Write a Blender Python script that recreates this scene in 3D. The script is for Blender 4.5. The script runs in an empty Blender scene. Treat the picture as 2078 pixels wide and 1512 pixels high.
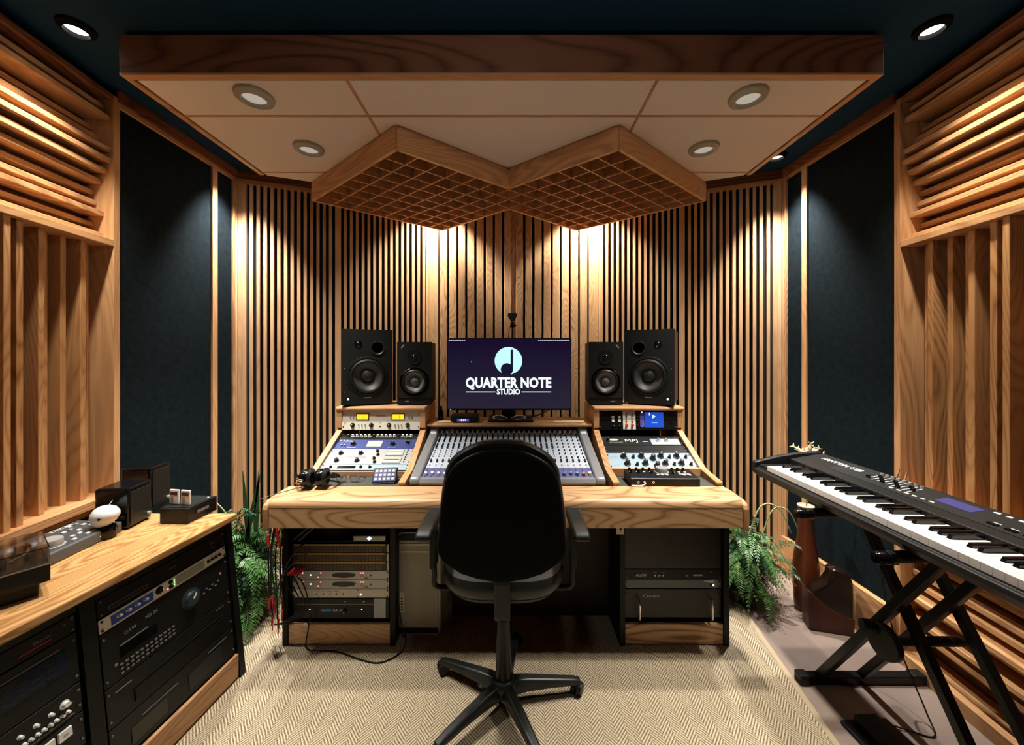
import bpy, math, random
from mathutils import Matrix, Vector
rnd = random.Random(7)
PI = math.pi
SC = bpy.context.scene
COL = SC.collection

# ------------------------------------------------------------------ camera, world, exposure
F = 772.0; CX = 1039.0; HZ = 720.0; CH = 1.45
cam_d = bpy.data.cameras.new('camera'); cam = bpy.data.objects.new('camera', cam_d); COL.objects.link(cam)
cam.location = (0, 0, CH); cam.rotation_euler = (PI/2, 0, 0)
cam_d.sensor_width = 36; cam_d.lens = 36*F/2078; cam_d.shift_y = (HZ-756)/2078; cam_d.clip_start = 0.02
SC.camera = cam
w = bpy.data.worlds.new('world'); SC.world = w; w.use_nodes = True
w.node_tree.nodes['Background'].inputs[0].default_value = (0.01, 0.012, 0.016, 1)
w.node_tree.nodes['Background'].inputs[1].default_value = 0.3
vs = SC.view_settings
vs.view_transform = 'Standard'; vs.look = 'None'; vs.gamma = 1; vs.use_curve_mapping = False
vs.exposure = 0.0
try:
    SC.cycles.use_denoising = True
    SC.cycles.max_bounces = 8; SC.cycles.diffuse_bounces = 5; SC.cycles.sample_clamp_indirect = 4
    SC.cycles.caustics_reflective = False; SC.cycles.caustics_refractive = False
except Exception: pass

def spot(x, y, z, power, cone, blend=0.5, size=0.03, color=(1, .86, .68), aim=None):
    d = bpy.data.lights.new('downlight_lamp', 'SPOT'); d.energy = power; d.spot_size = math.radians(cone); d.spot_blend = blend
    d.shadow_soft_size = size; d.color = color
    o = bpy.data.objects.new('downlight_lamp', d); COL.objects.link(o); o.location = (x, y, z)
    if aim:
        v = Vector(aim)-Vector((x, y, z)); o.rotation_euler = v.to_track_quat('-Z', 'Y').to_euler()
    return o
# cloud downlights (four), ceiling perimeter downlights, and the rows of the room behind the camera
WARM = (1, .94, .84)
CLOUD_L = [(-1.075, 1.588), (.985, 1.588), (-1.06, 1.985), (1.0, 1.985)]
for i, (x, y) in enumerate(CLOUD_L):
    spot(x, y, 2.50, 150, 78, 1.0, .035, WARM)
PERIM_L = [(-1.66, 1.45), (1.60, 1.45), (-1.69, 2.38), (1.66, 2.385), (-.600, 2.93), (.598, 2.925)]
for i, (x, y) in enumerate(PERIM_L):
    spot(x, y, 2.675, 105 if i < 2 else 260 if i < 4 else 260, 72 if i in (2, 3) else 92 if i < 2 else 104, .95 if i < 4 else .8, .03, (1, .93, .80) if i < 2 or i > 3 else (1, .97, .93), (None, None, (-1.83, 2.5, .7), (1.80, 2.5, .7), None, None)[i])
REAR_L = [(-.40, .25), (.40, .25)]
for x, y in REAR_L:
    spot(x, y, 2.675, 100, 56, .9, .04, WARM)
gl = bpy.data.lights.new('fascia_fill', 'POINT'); gl.energy = 9; gl.shadow_soft_size = .08; gl.color = (1, .95, .88)  # unseen fill light, added to brighten the cloud fascia and ceiling; no fixture
go = bpy.data.objects.new('fascia_fill', gl); COL.objects.link(go); go.location = (0, .35, 2.57)

# ------------------------------------------------------------------ materials
MATS = {}
def new_mat(name):
    m = bpy.data.materials.new(name); m.use_nodes = True
    return m, m.node_tree.nodes, m.node_tree.links, m.node_tree.nodes['Principled BSDF']
def mat(name, col, rough=.5, metal=0, em=None, es=0, bump=0, bscale=200, spec=None, trans=0, var=0, vscale=8):
    if name in MATS: return MATS[name]
    m, n, l, b = new_mat(name)
    b.inputs['Base Color'].default_value = (*col, 1); b.inputs['Roughness'].default_value = rough; b.inputs['Metallic'].default_value = metal
    if spec is not None: b.inputs['Specular IOR Level'].default_value = spec
    if trans: b.inputs['Transmission Weight'].default_value = trans
    if em: b.inputs['Emission Color'].default_value = (*em, 1); b.inputs['Emission Strength'].default_value = es
    if bump or var:
        tc = n.new('ShaderNodeTexCoord')
    if bump:
        nz = n.new('ShaderNodeTexNoise'); nz.inputs['Scale'].default_value = bscale; nz.inputs['Detail'].default_value = 3
        l.new(tc.outputs['Object'], nz.inputs['Vector'])
        bp = n.new('ShaderNodeBump'); bp.inputs['Strength'].default_value = bump; bp.inputs['Distance'].default_value = .002
        l.new(nz.outputs['Fac'], bp.inputs['Height']); l.new(bp.outputs['Normal'], b.inputs['Normal'])
    if var:
        nz = n.new('ShaderNodeTexNoise'); nz.inputs['Scale'].default_value = vscale; nz.inputs['Detail'].default_value = 4
        l.new(tc.outputs['Object'], nz.inputs['Vector'])
        rp = n.new('ShaderNodeValToRGB')
        rp.color_ramp.elements[0].position = .3; rp.color_ramp.elements[1].position = .7
        rp.color_ramp.elements[0].color = (*[c*(1-var) for c in col], 1); rp.color_ramp.elements[1].color = (*[min(1, c*(1+var)) for c in col], 1)
        l.new(nz.outputs['Fac'], rp.inputs['Fac']); l.new(rp.outputs['Color'], b.inputs['Base Color'])
    MATS[name] = m
    return m

def oak(name, axis, light=(.56, .31, .125), dark=(.26, .115, .035), rough=.42, ring=24, sc=5.0, amp=.26, pw=0):
    """oak boards: cathedral rings from contours of a stretched noise, pores along the grain"""
    if name in MATS: return MATS[name]
    m, n, l, b = new_mat(name)
    tc = n.new('ShaderNodeTexCoord'); oi = n.new('ShaderNodeObjectInfo')
    off = n.new('ShaderNodeVectorMath'); off.operation = 'MULTIPLY_ADD'
    cmb = n.new('ShaderNodeCombineXYZ')
    for i in range(3): l.new(oi.outputs['Random'], cmb.inputs[i])
    off.inputs[1].default_value = (37, 23, 51)
    l.new(cmb.outputs[0], off.inputs[0]); l.new(tc.outputs['Object'], off.inputs[2])
    def mapped(s_long, s_cross):
        mp = n.new('ShaderNodeMapping'); s = [s_cross]*3; s['XYZ'.index(axis)] = s_long
        mp.inputs['Scale'].default_value = s; l.new(off.outputs[0], mp.inputs['Vector']); return mp
    a = mapped(sc*.16, sc)
    n1 = n.new('ShaderNodeTexNoise'); n1.inputs['Scale'].default_value = 1; n1.inputs['Detail'].default_value = 1.5; n1.inputs['Roughness'].default_value = .4
    l.new(a.outputs[0], n1.inputs['Vector'])
    mu = n.new('ShaderNodeMath'); mu.operation = 'MULTIPLY'; mu.inputs[1].default_value = ring*6.28
    l.new(n1.outputs['Fac'], mu.inputs[0])
    sn = n.new('ShaderNodeMath'); sn.operation = 'SINE'; l.new(mu.outputs[0], sn.inputs[0])
    if pw:
        s1 = n.new('ShaderNodeMath'); s1.operation = 'MULTIPLY_ADD'; s1.inputs[1].default_value = .5; s1.inputs[2].default_value = .5; l.new(sn.outputs[0], s1.inputs[0])
        s2 = n.new('ShaderNodeMath'); s2.operation = 'POWER'; s2.inputs[1].default_value = pw; l.new(s1.outputs[0], s2.inputs[0])
        sn = n.new('ShaderNodeMath'); sn.operation = 'MULTIPLY_ADD'; sn.inputs[1].default_value = 2; sn.inputs[2].default_value = -1; l.new(s2.outputs[0], sn.inputs[0])
    c = mapped(5, 180)
    n2 = n.new('ShaderNodeTexNoise'); n2.inputs['Scale'].default_value = 1; n2.inputs['Detail'].default_value = 3
    l.new(c.outputs[0], n2.inputs['Vector'])
    ad = n.new('ShaderNodeMath'); ad.operation = 'MULTIPLY_ADD'; ad.inputs[1].default_value = amp; ad.inputs[2].default_value = .30
    l.new(sn.outputs[0], ad.inputs[0])
    ad2 = n.new('ShaderNodeMath'); ad2.operation = 'MULTIPLY_ADD'; ad2.inputs[1].default_value = .55
    l.new(n2.outputs['Fac'], ad2.inputs[0]); l.new(ad.outputs[0], ad2.inputs[2])
    n3 = n.new('ShaderNodeMath'); n3.operation = 'MULTIPLY_ADD'; n3.inputs[1].default_value = .3; n3.inputs[2].default_value = -.15
    l.new(oi.outputs['Random'], n3.inputs[0])
    ad3 = n.new('ShaderNodeMath'); ad3.operation = 'ADD'; l.new(ad2.outputs[0], ad3.inputs[0]); l.new(n3.outputs[0], ad3.inputs[1])
    rp = n.new('ShaderNodeValToRGB'); e = rp.color_ramp.elements
    e[0].position = .12; e[0].color = (*dark, 1); e[1].position = .78; e[1].color = (*light, 1)
    x = e.new(.45); x.color = (*[d*.35+q*.65 for d, q in zip(dark, light)], 1)
    l.new(ad3.outputs[0], rp.inputs['Fac']); l.new(rp.outputs['Color'], b.inputs['Base Color'])
    b.inputs['Roughness'].default_value = rough; b.inputs['Specular IOR Level'].default_value = .35
    bp = n.new('ShaderNodeBump'); bp.inputs['Strength'].default_value = .15; bp.inputs['Distance'].default_value = .001
    l.new(n2.outputs['Fac'], bp.inputs['Height']); l.new(bp.outputs['Normal'], b.inputs['Normal'])
    MATS[name] = m
    return m
LT, DK = (.62, .345, .160), (.25, .100, .038)
OX, OY, OZ = oak('oak_x', 'X', LT, DK, amp=.16), oak('oak_y', 'Y', LT, DK, amp=.16), oak('oak_z', 'Z', LT, DK, amp=.14)
LT2, DK2 = (.70, .43, .225), (.30, .135, .058)
OZS = oak('oak_slat_z', 'Z', LT2, DK2, ring=10, amp=.08)
OZD = oak('oak_diffuser_z', 'Z', (.54, .28, .115), (.20, .078, .027), ring=30, sc=6, amp=.22, pw=.6)
OZB = oak('oak_board_z', 'Z', LT2, (.27, .115, .048), ring=34, sc=7, amp=.22, pw=.6)
DESKX = oak('oak_desk_x', 'X', (.64, .39, .20), (.22, .095, .038), .36, 34, 4.0, amp=.34, pw=.45)
DX = oak('dark_oak_x', 'X', (.20, .075, .036), (.055, .016, .008), .5, 26, 3, amp=.3, pw=.6)
DY = oak('dark_oak_y', 'Y', (.24, .085, .035), (.085, .025, .012), .5, 30, 4)
GX = oak('grid_oak', 'X', (.52, .27, .13), (.28, .12, .05), .5, 18, amp=.1)
WELL = oak('shaded_well_oak', 'X', (.10, .035, .014), (.035, .011, .005), .6, 26, 8)  # same wood as the grid slats, darkened to paint shade inside the cells
WALNUT = oak('walnut_z', 'Z', (.14, .030, .008), (.022, .006, .004), .35, 6, 2.4)
TOPY = oak('oak_top_y', 'Y', (.60, .34, .14), (.27, .12, .035), .38, 30, 7)

BLK = mat('black_laminate', (.0035, .0038, .0034), .5, spec=.25)
BLKP = mat('black_plastic', (.005, .005, .005), .42, spec=.3)
BLKG = mat('black_gloss', (.003, .003, .0035), .15, spec=.35)
BLKM = mat('black_steel', (.006, .006, .0062), .38, .2, spec=.3)
CHPL = mat('charcoal_plastic', (.013, .015, .014), .38, spec=.35)
FAB = mat('black_wall_fabric', (.0062, .0108, .0135), .95, bump=.4, bscale=120, spec=.06, var=.25, vscale=30)
GAPM = mat('slat_backing_felt', (.006, .007, .007), .95)
NAVY = mat('navy_ceiling_paint', (.004, .026, .060), .85, spec=.15)
CREAM = mat('cream_acoustic_cloth', (.74, .66, .60), .95, bump=.15, bscale=500)
CHAIRF = mat('chair_back_fabric', (.0075, .0080, .0060), .95, spec=.1, bump=.4, bscale=600)
LEATH = mat('black_leather', (.018, .022, .022), .42, spec=.35, bump=.25, bscale=90)
PADM = mat('dark_grey_pad', (.055, .055, .052), .6)
SIL = mat('brushed_silver', (.40, .405, .40), .38, .4)
SILB = mat('cool_silver', (.27, .37, .45), .42, .2)
WHT = mat('white_plastic', (.80, .79, .75), .4)
KEYW = mat('ivory_key', (.88, .87, .84), .25)
CRM = mat('ivory_face', (.72, .69, .58), .4)
GRYF = mat('grey_face', (.34, .36, .36), .4, .3)
BLUF = mat('blue_face', (.015, .032, .17), .4)
CHROME = mat('chrome', (.8, .8, .8), .12, 1)
RED = mat('red_plastic', (.55, .015, .03), .35)
GOLD = mat('brass_face', (.42, .28, .07), .4, .4)
BRN = mat('patchbay_brown', (.035, .012, .006), .5)
CHAMP = mat('champagne_aluminium', (.50, .47, .40), .5, .25)
CHAMPD = mat('champagne_mesh', (.40, .37, .30), .7, .1, bump=.5, bscale=900)
LCREAM = mat('printed_cream', (.62, .58, .50), .5)
E = lambda nm, c, s: mat(nm, tuple(v*.2 for v in c), .4, em=c, es=s)
EYEL = E('amber_meter', (1, .62, .02), 1.3); EWHT = E('white_glow', (1, .98, .95), 2.2); ERED = E('red_led', (1, .30, .22), 1.6)
EORG = E('orange_led', (1, .22, .03), 3); EBLU = E('blue_screen', (.01, .07, .55), 1.0); ELBL = E('light_blue_glow', (.45, .85, 1), 1.2)
EPUR = E('violet_glow', (.25, .18, .9), 1.2); ECYAN = E('logo_cyan', (.52, .92, 1), 1.1); EGRN = E('green_led', (.3, 1, .25), 1.6)
ESCR = E('screen_dark', (.014, .009, .022), .9); EWRM = E('meter_cream', (1, .86, .6), 1.0); ELCD = E('lcd_violet', (.12, .11, .42), .4)
LAMP = E('lamp_face', (1, .97, .9), 14); LAMPD = E('recessed_lamp_face', (1, .90, .76), .38)
ACRYL = mat('clear_acrylic', (.9, .9, .9), .06, trans=1.0)
LENS = mat('spectacle_lens', (.92, .92, .9), .05, trans=1.0)
TRIMG = mat('lamp_trim_enamel', (.34, .31, .24), .5)

# rug and floor
def rug_mat():
    m, n, l, b = new_mat('sisal_herringbone')
    tc = n.new('ShaderNodeTexCoord'); sx = n.new('ShaderNodeSeparateXYZ'); l.new(tc.outputs['Object'], sx.inputs[0])
    def M(op, a, bb=None, c=None):
        q = n.new('ShaderNodeMath'); q.operation = op
        for i, v in enumerate((a, bb, c)):
            if v is None: continue
            if isinstance(v, (int, float)): q.inputs[i].default_value = v
            else: l.new(v, q.inputs[i])
        return q.outputs[0]
    W = .044
    nz = n.new('ShaderNodeTexNoise'); nz.inputs['Scale'].default_value = 45; nz.inputs['Detail'].default_value = 3; l.new(tc.outputs['Object'], nz.inputs[0])
    jx = M('MULTIPLY_ADD', nz.outputs['Fac'], .006, sx.outputs[0])
    pp = M('PINGPONG', jx, W)
    colid = M('FLOOR', M('DIVIDE', jx, W))
    ph = M('MULTIPLY_ADD', pp, 1.15, sx.outputs[1])
    ph = M('MULTIPLY_ADD', M('MODULO', colid, 2), .006, ph)
    s = M('SINE', M('MULTIPLY', M('MULTIPLY_ADD', nz.outputs['Fac'], .004, ph), 2*PI/.0145))
    edge = M('MULTIPLY', M('SINE', M('MULTIPLY', jx, PI/W)), 1)
    edge = M('ABSOLUTE', edge); edge = M('MINIMUM', M('MULTIPLY', edge, 6), 1)
    n2 = n.new('ShaderNodeTexNoise'); n2.inputs['Scale'].default_value = 260; n2.inputs['Detail'].default_value = 2; l.new(tc.outputs['Object'], n2.inputs[0])
    f = M('ADD', M('MULTIPLY_ADD', s, .32, .42), M('MULTIPLY_ADD', n2.outputs['Fac'], .8, -.34))
    f = M('MULTIPLY', f, M('MULTIPLY_ADD', edge, .25, .75))
    rp = n.new('ShaderNodeValToRGB'); e = rp.color_ramp.elements
    e[0].position = .15; e[0].color = (.17, .115, .065, 1); e[1].position = .75; e[1].color = (.66, .56, .40, 1)
    l.new(f, rp.inputs[0]); l.new(rp.outputs[0], b.inputs['Base Color']); b.inputs['Roughness'].default_value = .95; b.inputs['Specular IOR Level'].default_value = .1
    bp = n.new('ShaderNodeBump'); bp.inputs['Strength'].default_value = .7; bp.inputs['Distance'].default_value = .003
    l.new(f, bp.inputs['Height']); l.new(bp.outputs[0], b.inputs['Normal'])
    return m
RUG = rug_mat()
RUGB = mat('rug_binding', (.48, .38, .24), .9, bump=.5, bscale=300)
FLOORM = mat('taupe_floor', (.27, .20, .165), .7, bump=.1, bscale=60, var=.06, vscale=12)

# ------------------------------------------------------------------ mesh helpers
class MB:
    def __init__(s, M=None): s.v = []; s.f = []; s.M = M or Matrix()
    def add(s, vs_, fs):
        o = len(s.v); s.v += [tuple(s.M @ Vector(p)) for p in vs_]; s.f += [tuple(i+o for i in f) for f in fs]; return s
    def box(s, x0, x1, y0, y1, z0, z1):
        return s.add([(x0,y0,z0),(x1,y0,z0),(x1,y1,z0),(x0,y1,z0),(x0,y0,z1),(x1,y0,z1),(x1,y1,z1),(x0,y1,z1)],
                     [(0,3,2,1),(4,5,6,7),(0,1,5,4),(1,2,6,5),(2,3,7,6),(3,0,4,7)])
    def prism(s, poly, a, b, axis='z'):
        """polygon in the two other axes, extruded along axis from a to b"""
        n = len(poly)
        def P(p, t): return {'z': (p[0], p[1], t), 'x': (t, p[0], p[1]), 'y': (p[0], t, p[1])}[axis]
        s.add([P(p, a) for p in poly]+[P(p, b) for p in poly],
              [tuple(range(n))[::-1], tuple(range(n, 2*n))]+[(i, (i+1) % n, n+(i+1) % n, n+i) for i in range(n)])
        return s
    def cyl(s, p0, p1, r0, r1=None, n=16, caps=True):
        if r1 is None: r1 = r0
        p0, p1 = Vector(p0), Vector(p1); d = (p1-p0).normalized()
        a = d.orthogonal().normalized(); b = d.cross(a)
        ring = lambda c, r: [tuple(c+(a*math.cos(2*PI*i/n)+b*math.sin(2*PI*i/n))*r) for i in range(n)]
        f = [(i, (i+1) % n, n+(i+1) % n, n+i) for i in range(n)]
        if caps: f += [tuple(range(n))[::-1], tuple(range(n, 2*n))]
        return s.add(ring(p0, r0)+ring(p1, r1), f)
    def tube(s, pts, r, n=8):
        pts = [Vector(p) for p in pts]; rr = r if isinstance(r, (list, tuple)) else [r]*len(pts)
        vs_, prev = [], None
        for i, p in enumerate(pts):
            d = (pts[min(i+1, len(pts)-1)]-pts[max(i-1, 0)]).normalized()
            a = d.orthogonal().normalized() if prev is None else (prev-d*prev.dot(d)).normalized()
            prev = a; b = d.cross(a)
            vs_ += [tuple(p+(a*math.cos(2*PI*k/n)+b*math.sin(2*PI*k/n))*rr[i]) for k in range(n)]
        m = len(pts)
        f = [(i*n+k, i*n+(k+1) % n, (i+1)*n+(k+1) % n, (i+1)*n+k) for i in range(m-1) for k in range(n)]
        f += [tuple(range(n))[::-1], tuple(range((m-1)*n, m*n))]
        return s.add(vs_, f)
    def lathe(s, prof, n=24, c=(0, 0, 0), axis='z', caps=None):
        """prof: list of (r, h)"""
        vs_ = []
        for r, h in prof:
            for k in range(n):
                x, y = r*math.cos(2*PI*k/n), r*math.sin(2*PI*k/n)
                p = {'z': (x, y, h), 'y': (x, h, -y), 'x': (h, x, y)}[axis]
                vs_.append((p[0]+c[0], p[1]+c[1], p[2]+c[2]))
        m = len(prof)
        f = [(i*n+k, i*n+(k+1) % n, (i+1)*n+(k+1) % n, (i+1)*n+k) for i in range(m-1) for k in range(n)]
        if caps is None: caps = axis == 'z'
        if caps and prof[0][0] > 1e-6: f.append(tuple(range(n))[::-1])
        if caps and prof[-1][0] > 1e-6: f.append(tuple(range((m-1)*n, m*n)))
        return s.add(vs_, f)
    def loft(s, rings):
        n = len(rings[0]); vs_ = [p for r in rings for p in r]; m = len(rings)
        f = [(i*n+k, i*n+(k+1) % n, (i+1)*n+(k+1) % n, (i+1)*n+k) for i in range(m-1) for k in range(n)]
        f += [tuple(range(n))[::-1], tuple(range((m-1)*n, m*n))]
        return s.add(vs_, f)

def arc(pts, k=6):
    """Catmull-Rom through points"""
    P = [Vector(p) for p in pts]; P = [P[0]*2-P[1]]+P+[P[-1]*2-P[-2]]; out = []
    for i in range(1, len(P)-2):
        for j in range(k):
            t = j/k; a, b, c, d = P[i-1:i+3]
            out.append(.5*((2*b)+(c-a)*t+(2*a-5*b+4*c-d)*t*t+(3*b-a-3*c+d)*t**3))
    out.append(P[-2]); return out

def finish(me, smooth, m):
    me.update()
    if m: me.materials.append(m)
    import bmesh as BM
    bm = BM.new(); bm.from_mesh(me); BM.ops.recalc_face_normals(bm, faces=bm.faces); bm.to_mesh(me); bm.free()
    if smooth:
        for p in me.polygons: p.use_smooth = True
        try: me.set_sharp_from_angle(angle=math.radians(38))
        except Exception: pass
def part(name, mb, m, parent=None, bevel=0, smooth=False, label=None, kind=None, world=False, loc=None, seg=2):
    me = bpy.data.meshes.new(name)
    vv = mb.v
    if world and parent is not None:
        inv = parent.matrix_basis.inverted(); vv = [tuple(inv @ Vector(p)) for p in vv]
    me.from_pydata(vv, [], mb.f); finish(me, smooth, m)
    o = bpy.data.objects.new(name, me); COL.objects.link(o)
    if parent is not None: o.parent = parent
    if loc: o.location = loc
    if bevel:
        md = o.modifiers.new('bevel', 'BEVEL'); md.width = bevel; md.segments = seg; md.limit_method = 'ANGLE'; md.angle_limit = math.radians(40)
    if label: o['label'] = label
    if kind: o['kind'] = kind
    return o
def again(o, parent=None, loc=None, rot=None, scale=None, label=None):
    c = o.copy(); COL.objects.link(c)
    if parent is not None: c.parent = parent
    if loc is not None: c.location = loc
    if rot is not None: c.rotation_euler = rot
    if scale is not None: c.scale = scale
    if label: c['label'] = label
    elif 'label' in c and parent is None: pass
    return c
def thing(name, label, cat, M=None, group=None, kind=None):
    o = bpy.data.objects.new(name, None); COL.objects.link(o); o.empty_display_size = .05
    if M is not None: o.matrix_basis = M if isinstance(M, Matrix) else Matrix.Translation(M)
    if label: o['label'] = label
    if cat: o['category'] = cat
    if group: o['group'] = group
    if kind: o['kind'] = kind
    return o
def tag(o, label, cat, group=None):
    o['label'] = label; o['category'] = cat
    if group: o['group'] = group
    return o
def structure(o): o['kind'] = 'structure'; return o
def text(name, s, size, m, parent, loc, rot=(PI/2, 0, 0), align='CENTER', bold=0.0, sx=1.0, extrude=.0005, label=None, shear=0):
    c = bpy.data.curves.new(name, 'FONT'); c.body = s; c.size = size; c.align_x = align; c.align_y = 'CENTER'; c.extrude = extrude; c.offset = bold; c.shear = shear
    c.resolution_u = 2
    t = bpy.data.objects.new(name, c); COL.objects.link(t)
    dg = bpy.context.evaluated_depsgraph_get(); me = bpy.data.meshes.new_from_object(t.evaluated_get(dg))
    bpy.data.objects.remove(t); me.materials.clear(); me.materials.append(m); me.name = name
    for v in me.vertices: v.co.x *= sx
    o = bpy.data.objects.new(name, me); COL.objects.link(o); o.parent = parent; o.location = loc; o.rotation_euler = rot
    if label: o['label'] = label
    return o
RX = lambda a: Matrix.Rotation(a, 4, 'X')
RZ = lambda a: Matrix.Rotation(a, 4, 'Z')
T = lambda x, y, z: Matrix.Translation((x, y, z))
CACHE = {}
def shared(key, build, name, m, parent, loc, rot=None, smooth=True, bevel=0):
    """a part whose mesh is shared by alike pieces"""
    k = (key, m.name)
    if k not in CACHE:
        mb = MB(); build(mb); me = bpy.data.meshes.new(name); me.from_pydata(mb.v, [], mb.f); finish(me, smooth, m); CACHE[k] = me
    o = bpy.data.objects.new(name, CACHE[k]); COL.objects.link(o); o.parent = parent; o.location = loc
    if rot: o.rotation_euler = rot
    return o

# ------------------------------------------------------------------ room shell
WT = 2.70
structure(part('floor', MB().box(-2.4, 2.4, -1.8, 3.5, -.06, 0), FLOORM))
structure(part('ceiling', MB().box(-2.4, 2.4, -1.8, 3.5, WT, WT+.06), NAVY))
structure(part('wall_rear', MB().box(-2.4, 2.4, -1.8, -1.7, 0, WT), FAB))

def side_wall(s, name, xw):
    root = structure(thing(name, None, None, (s*xw, 1.84, 0)))
    yd = 1.79 if s < 0 else 1.81
    poly = [(s*xw, 2.62), (s*xw, yd+.001), (s*(xw+.145), yd+.001), (s*(xw-.20), -1.0), (s*(xw-.20), -1.7), (s*2.3, -1.7), (s*2.3, 2.62)]
    part('wall_panel', MB().prism(poly, 0, WT), FAB, root, world=True)
    # upright oak trims on the fabric, the crown strip and the low oak skirting box
    part('trim_strip', MB().box(*sorted((s*xw, s*(xw-.014))), 2.360, 2.400, 0.10, 2.64), OZ, root, world=True, bevel=.002)
    part('trim_strip', MB().box(*sorted((s*xw, s*(xw-.014))), 2.535, 2.555, 0.10, 2.64), OZ, root, world=True, bevel=.002)
    part('crown_strip', MB().box(*sorted((s*xw, s*(xw-.022))), yd+.002, 2.56, 2.64, WT-.001), DY, root, world=True, bevel=.002)
    part('crown_bead', MB().box(*sorted((s*xw, s*(xw-.012))), yd+.002, 2.56, 2.618, 2.64), OY, root, world=True, bevel=.002)
    part('skirting', MB().box(*sorted((s*xw, s*(xw-.03))), yd+.002, 2.56, 0, .235), OY, root, world=True, bevel=.003)
    return root
side_wall(-1, 'wall_left', 1.87)
side_wall(1, 'wall_right', 1.84)

# slatted back walls at 21 degrees either side
A21 = math.radians(21)
def slat_wall(s, name, x0, y0, n, joint):
    root = structure(thing(name, None, None, T(x0, y0, 0) @ RZ(s*A21)))
    L = .0875+.0408*n+.02
    sx = lambda a, b: sorted((s*a, s*b))
    part('backing', MB().box(*sx(-.02, L+.02), .042, .10, 0, WT), GAPM if True else FAB, root)
    def board(a, b, y_0=0, z1=2.615):
        key = round(b-a, 4)
        mb = MB().box(-(b-a)/2, (b-a)/2, 0, .030, 0, z1-.10)
        return part('slat', mb, OZS, root, loc=(s*(a+b)/2, y_0, .10))
    board(0, .018); board(.021, .045, .004); board(.046, .069, .002)
    proto = None; x = .0875
    for k in range(n):
        if k == joint:
            board(x, x+.0385); x += .0583; continue
        if proto is None: proto = board(x, x+.0195)
        else: again(proto, loc=(s*(x+.00975), 0, .10))
        x += .0408
    part('top_rail', MB().box(*sx(0, L), -.004, .030, 2.615, 2.64), OX, root, bevel=.002)
    part('crown_strip', MB().box(*sx(0, L), -.01, .042, 2.64, WT-.001), DX, root)
    part('skirting', MB().box(*sx(0, L), -.008, .030, 0, .10), OX, root, bevel=.003)
    return root
slat_wall(1, 'wall_back_left', -1.87, 2.56, 29, 13)
slat_wall(-1, 'wall_back_right', 1.84, 2.56, 28, 13)
root = structure(thing('wall_back', None, None, (0, 3.03, 0)))
part('backing', MB().box(-.72, .74, .03, .12, 0, WT), GAPM, root)
edges = [(22,55),(57,155),(178,253),(278,355),(380,453),(478,553),(580,655),(682,755),(780,855),(882,955),(957,1008),(1010,1087),(1115,1187),
         (1215,1290),(1315,1390),(1413,1490),(1512,1590),(1612,1690),(1712,1790),(1810,1915),(1917,1945)]
for a, b in edges:
    xa, xb = [((q/5.4+860)-CX)*3.03/F for q in (a, b)]
    dy = .008 if a == 957 else 0
    part('slat', MB().box(-(xb-xa)/2, (xb-xa)/2, dy, .028, 0, 2.515), OZB, root, loc=((xa+xb)/2, 0, .10), bevel=.0015, seg=1)
part('top_rail', MB().box(-.67, .70, -.004, .03, 2.615, 2.64), OX, root)
part('crown_strip', MB().box(-.67, .70, -.01, .03, 2.64, WT-.001), DX, root)
part('skirting', MB().box(-.67, .70, -.008, .03, 0, .10), OX, root, bevel=.003)

# ------------------------------------------------------------------ side wall diffusers (three bays)
HP = [.085, .11, .035, .07, .115, .118, .10, .075, .04, .055, .085, .04, .08]      # how far each level slat stands out, top to bottom
VP_ = [.050, .085, .055, .035, .075, .045, .105, .118, .04, .085, .06, .11, .03]
def diffuser(s, x, y, ang, label):
    root = thing('wood_diffuser', label, 'diffuser', T(x, y, 0) @ RZ(ang), 'wall diffusers')
    D = .135; L = 2.3
    bx = lambda mb, a, b, *r: mb.box(*sorted((s*a, s*b)), *r)
    part('back_panel', bx(MB(), 0, .006, -L, 0, 0, 2.66), mat('diffuser_back', (.10, .045, .018), .7), root)
    part('frame', bx(MB(), .006, D, -.032, 0, 0, 2.66), OZ, root, bevel=.002)
    part('frame', bx(MB(), .006, D, -L, -L+.032, 0, 2.66), OZ, root, bevel=.002)
    part('rail', bx(MB(), .006, D, -L+.032, -.032, 2.635, 2.66), DY, root, bevel=.002)
    part('rail', bx(MB(), .006, D, -L+.032, -.032, 1.955, 1.985), OY, root, bevel=.002)
    part('rail', bx(MB(), .006, D+.01, -L+.032, -.032, .775, .81), OY, root, bevel=.002)
    part('rail', bx(MB(), .006, D, -L+.032, -.032, .0, .06), OY, root, bevel=.002)
    for i, d in enumerate(HP):
        z = 2.60-i*.0497
        part('slat', bx(MB(), .006, d+.008, -L+.032, -.032, z-.011, z+.011), OY, root, bevel=.0015, seg=1)
    for i in range(13):
        d = HP[(i*5+3) % 13]; z = .735-i*.0497
        part('slat', bx(MB(), .006, d+.008, -L+.032, -.032, z-.011, z+.011), OY, root, bevel=.0015, seg=1)
    n = int((L-.1)/.0515); made = {}
    for i in range(n):
        d = VP_[i % 13]; yy = -.075-i*.0515
        if d in made: again(made[d], loc=(0, yy, 0))
        else: made[d] = part('slat', bx(MB(), .006, d+.008, -.0115, .0115, .81, 1.955), OZD, root, loc=(0, yy, 0), bevel=.0015, seg=1)
    return root
diffuser(1, -1.993, 1.79, .112, 'tall oak slatted diffuser on the wall beside the cabinet of rack units')
diffuser(-1, 1.963, 1.81, -.085, 'tall oak slatted diffuser on the wall behind the piano keyboard')

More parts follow.
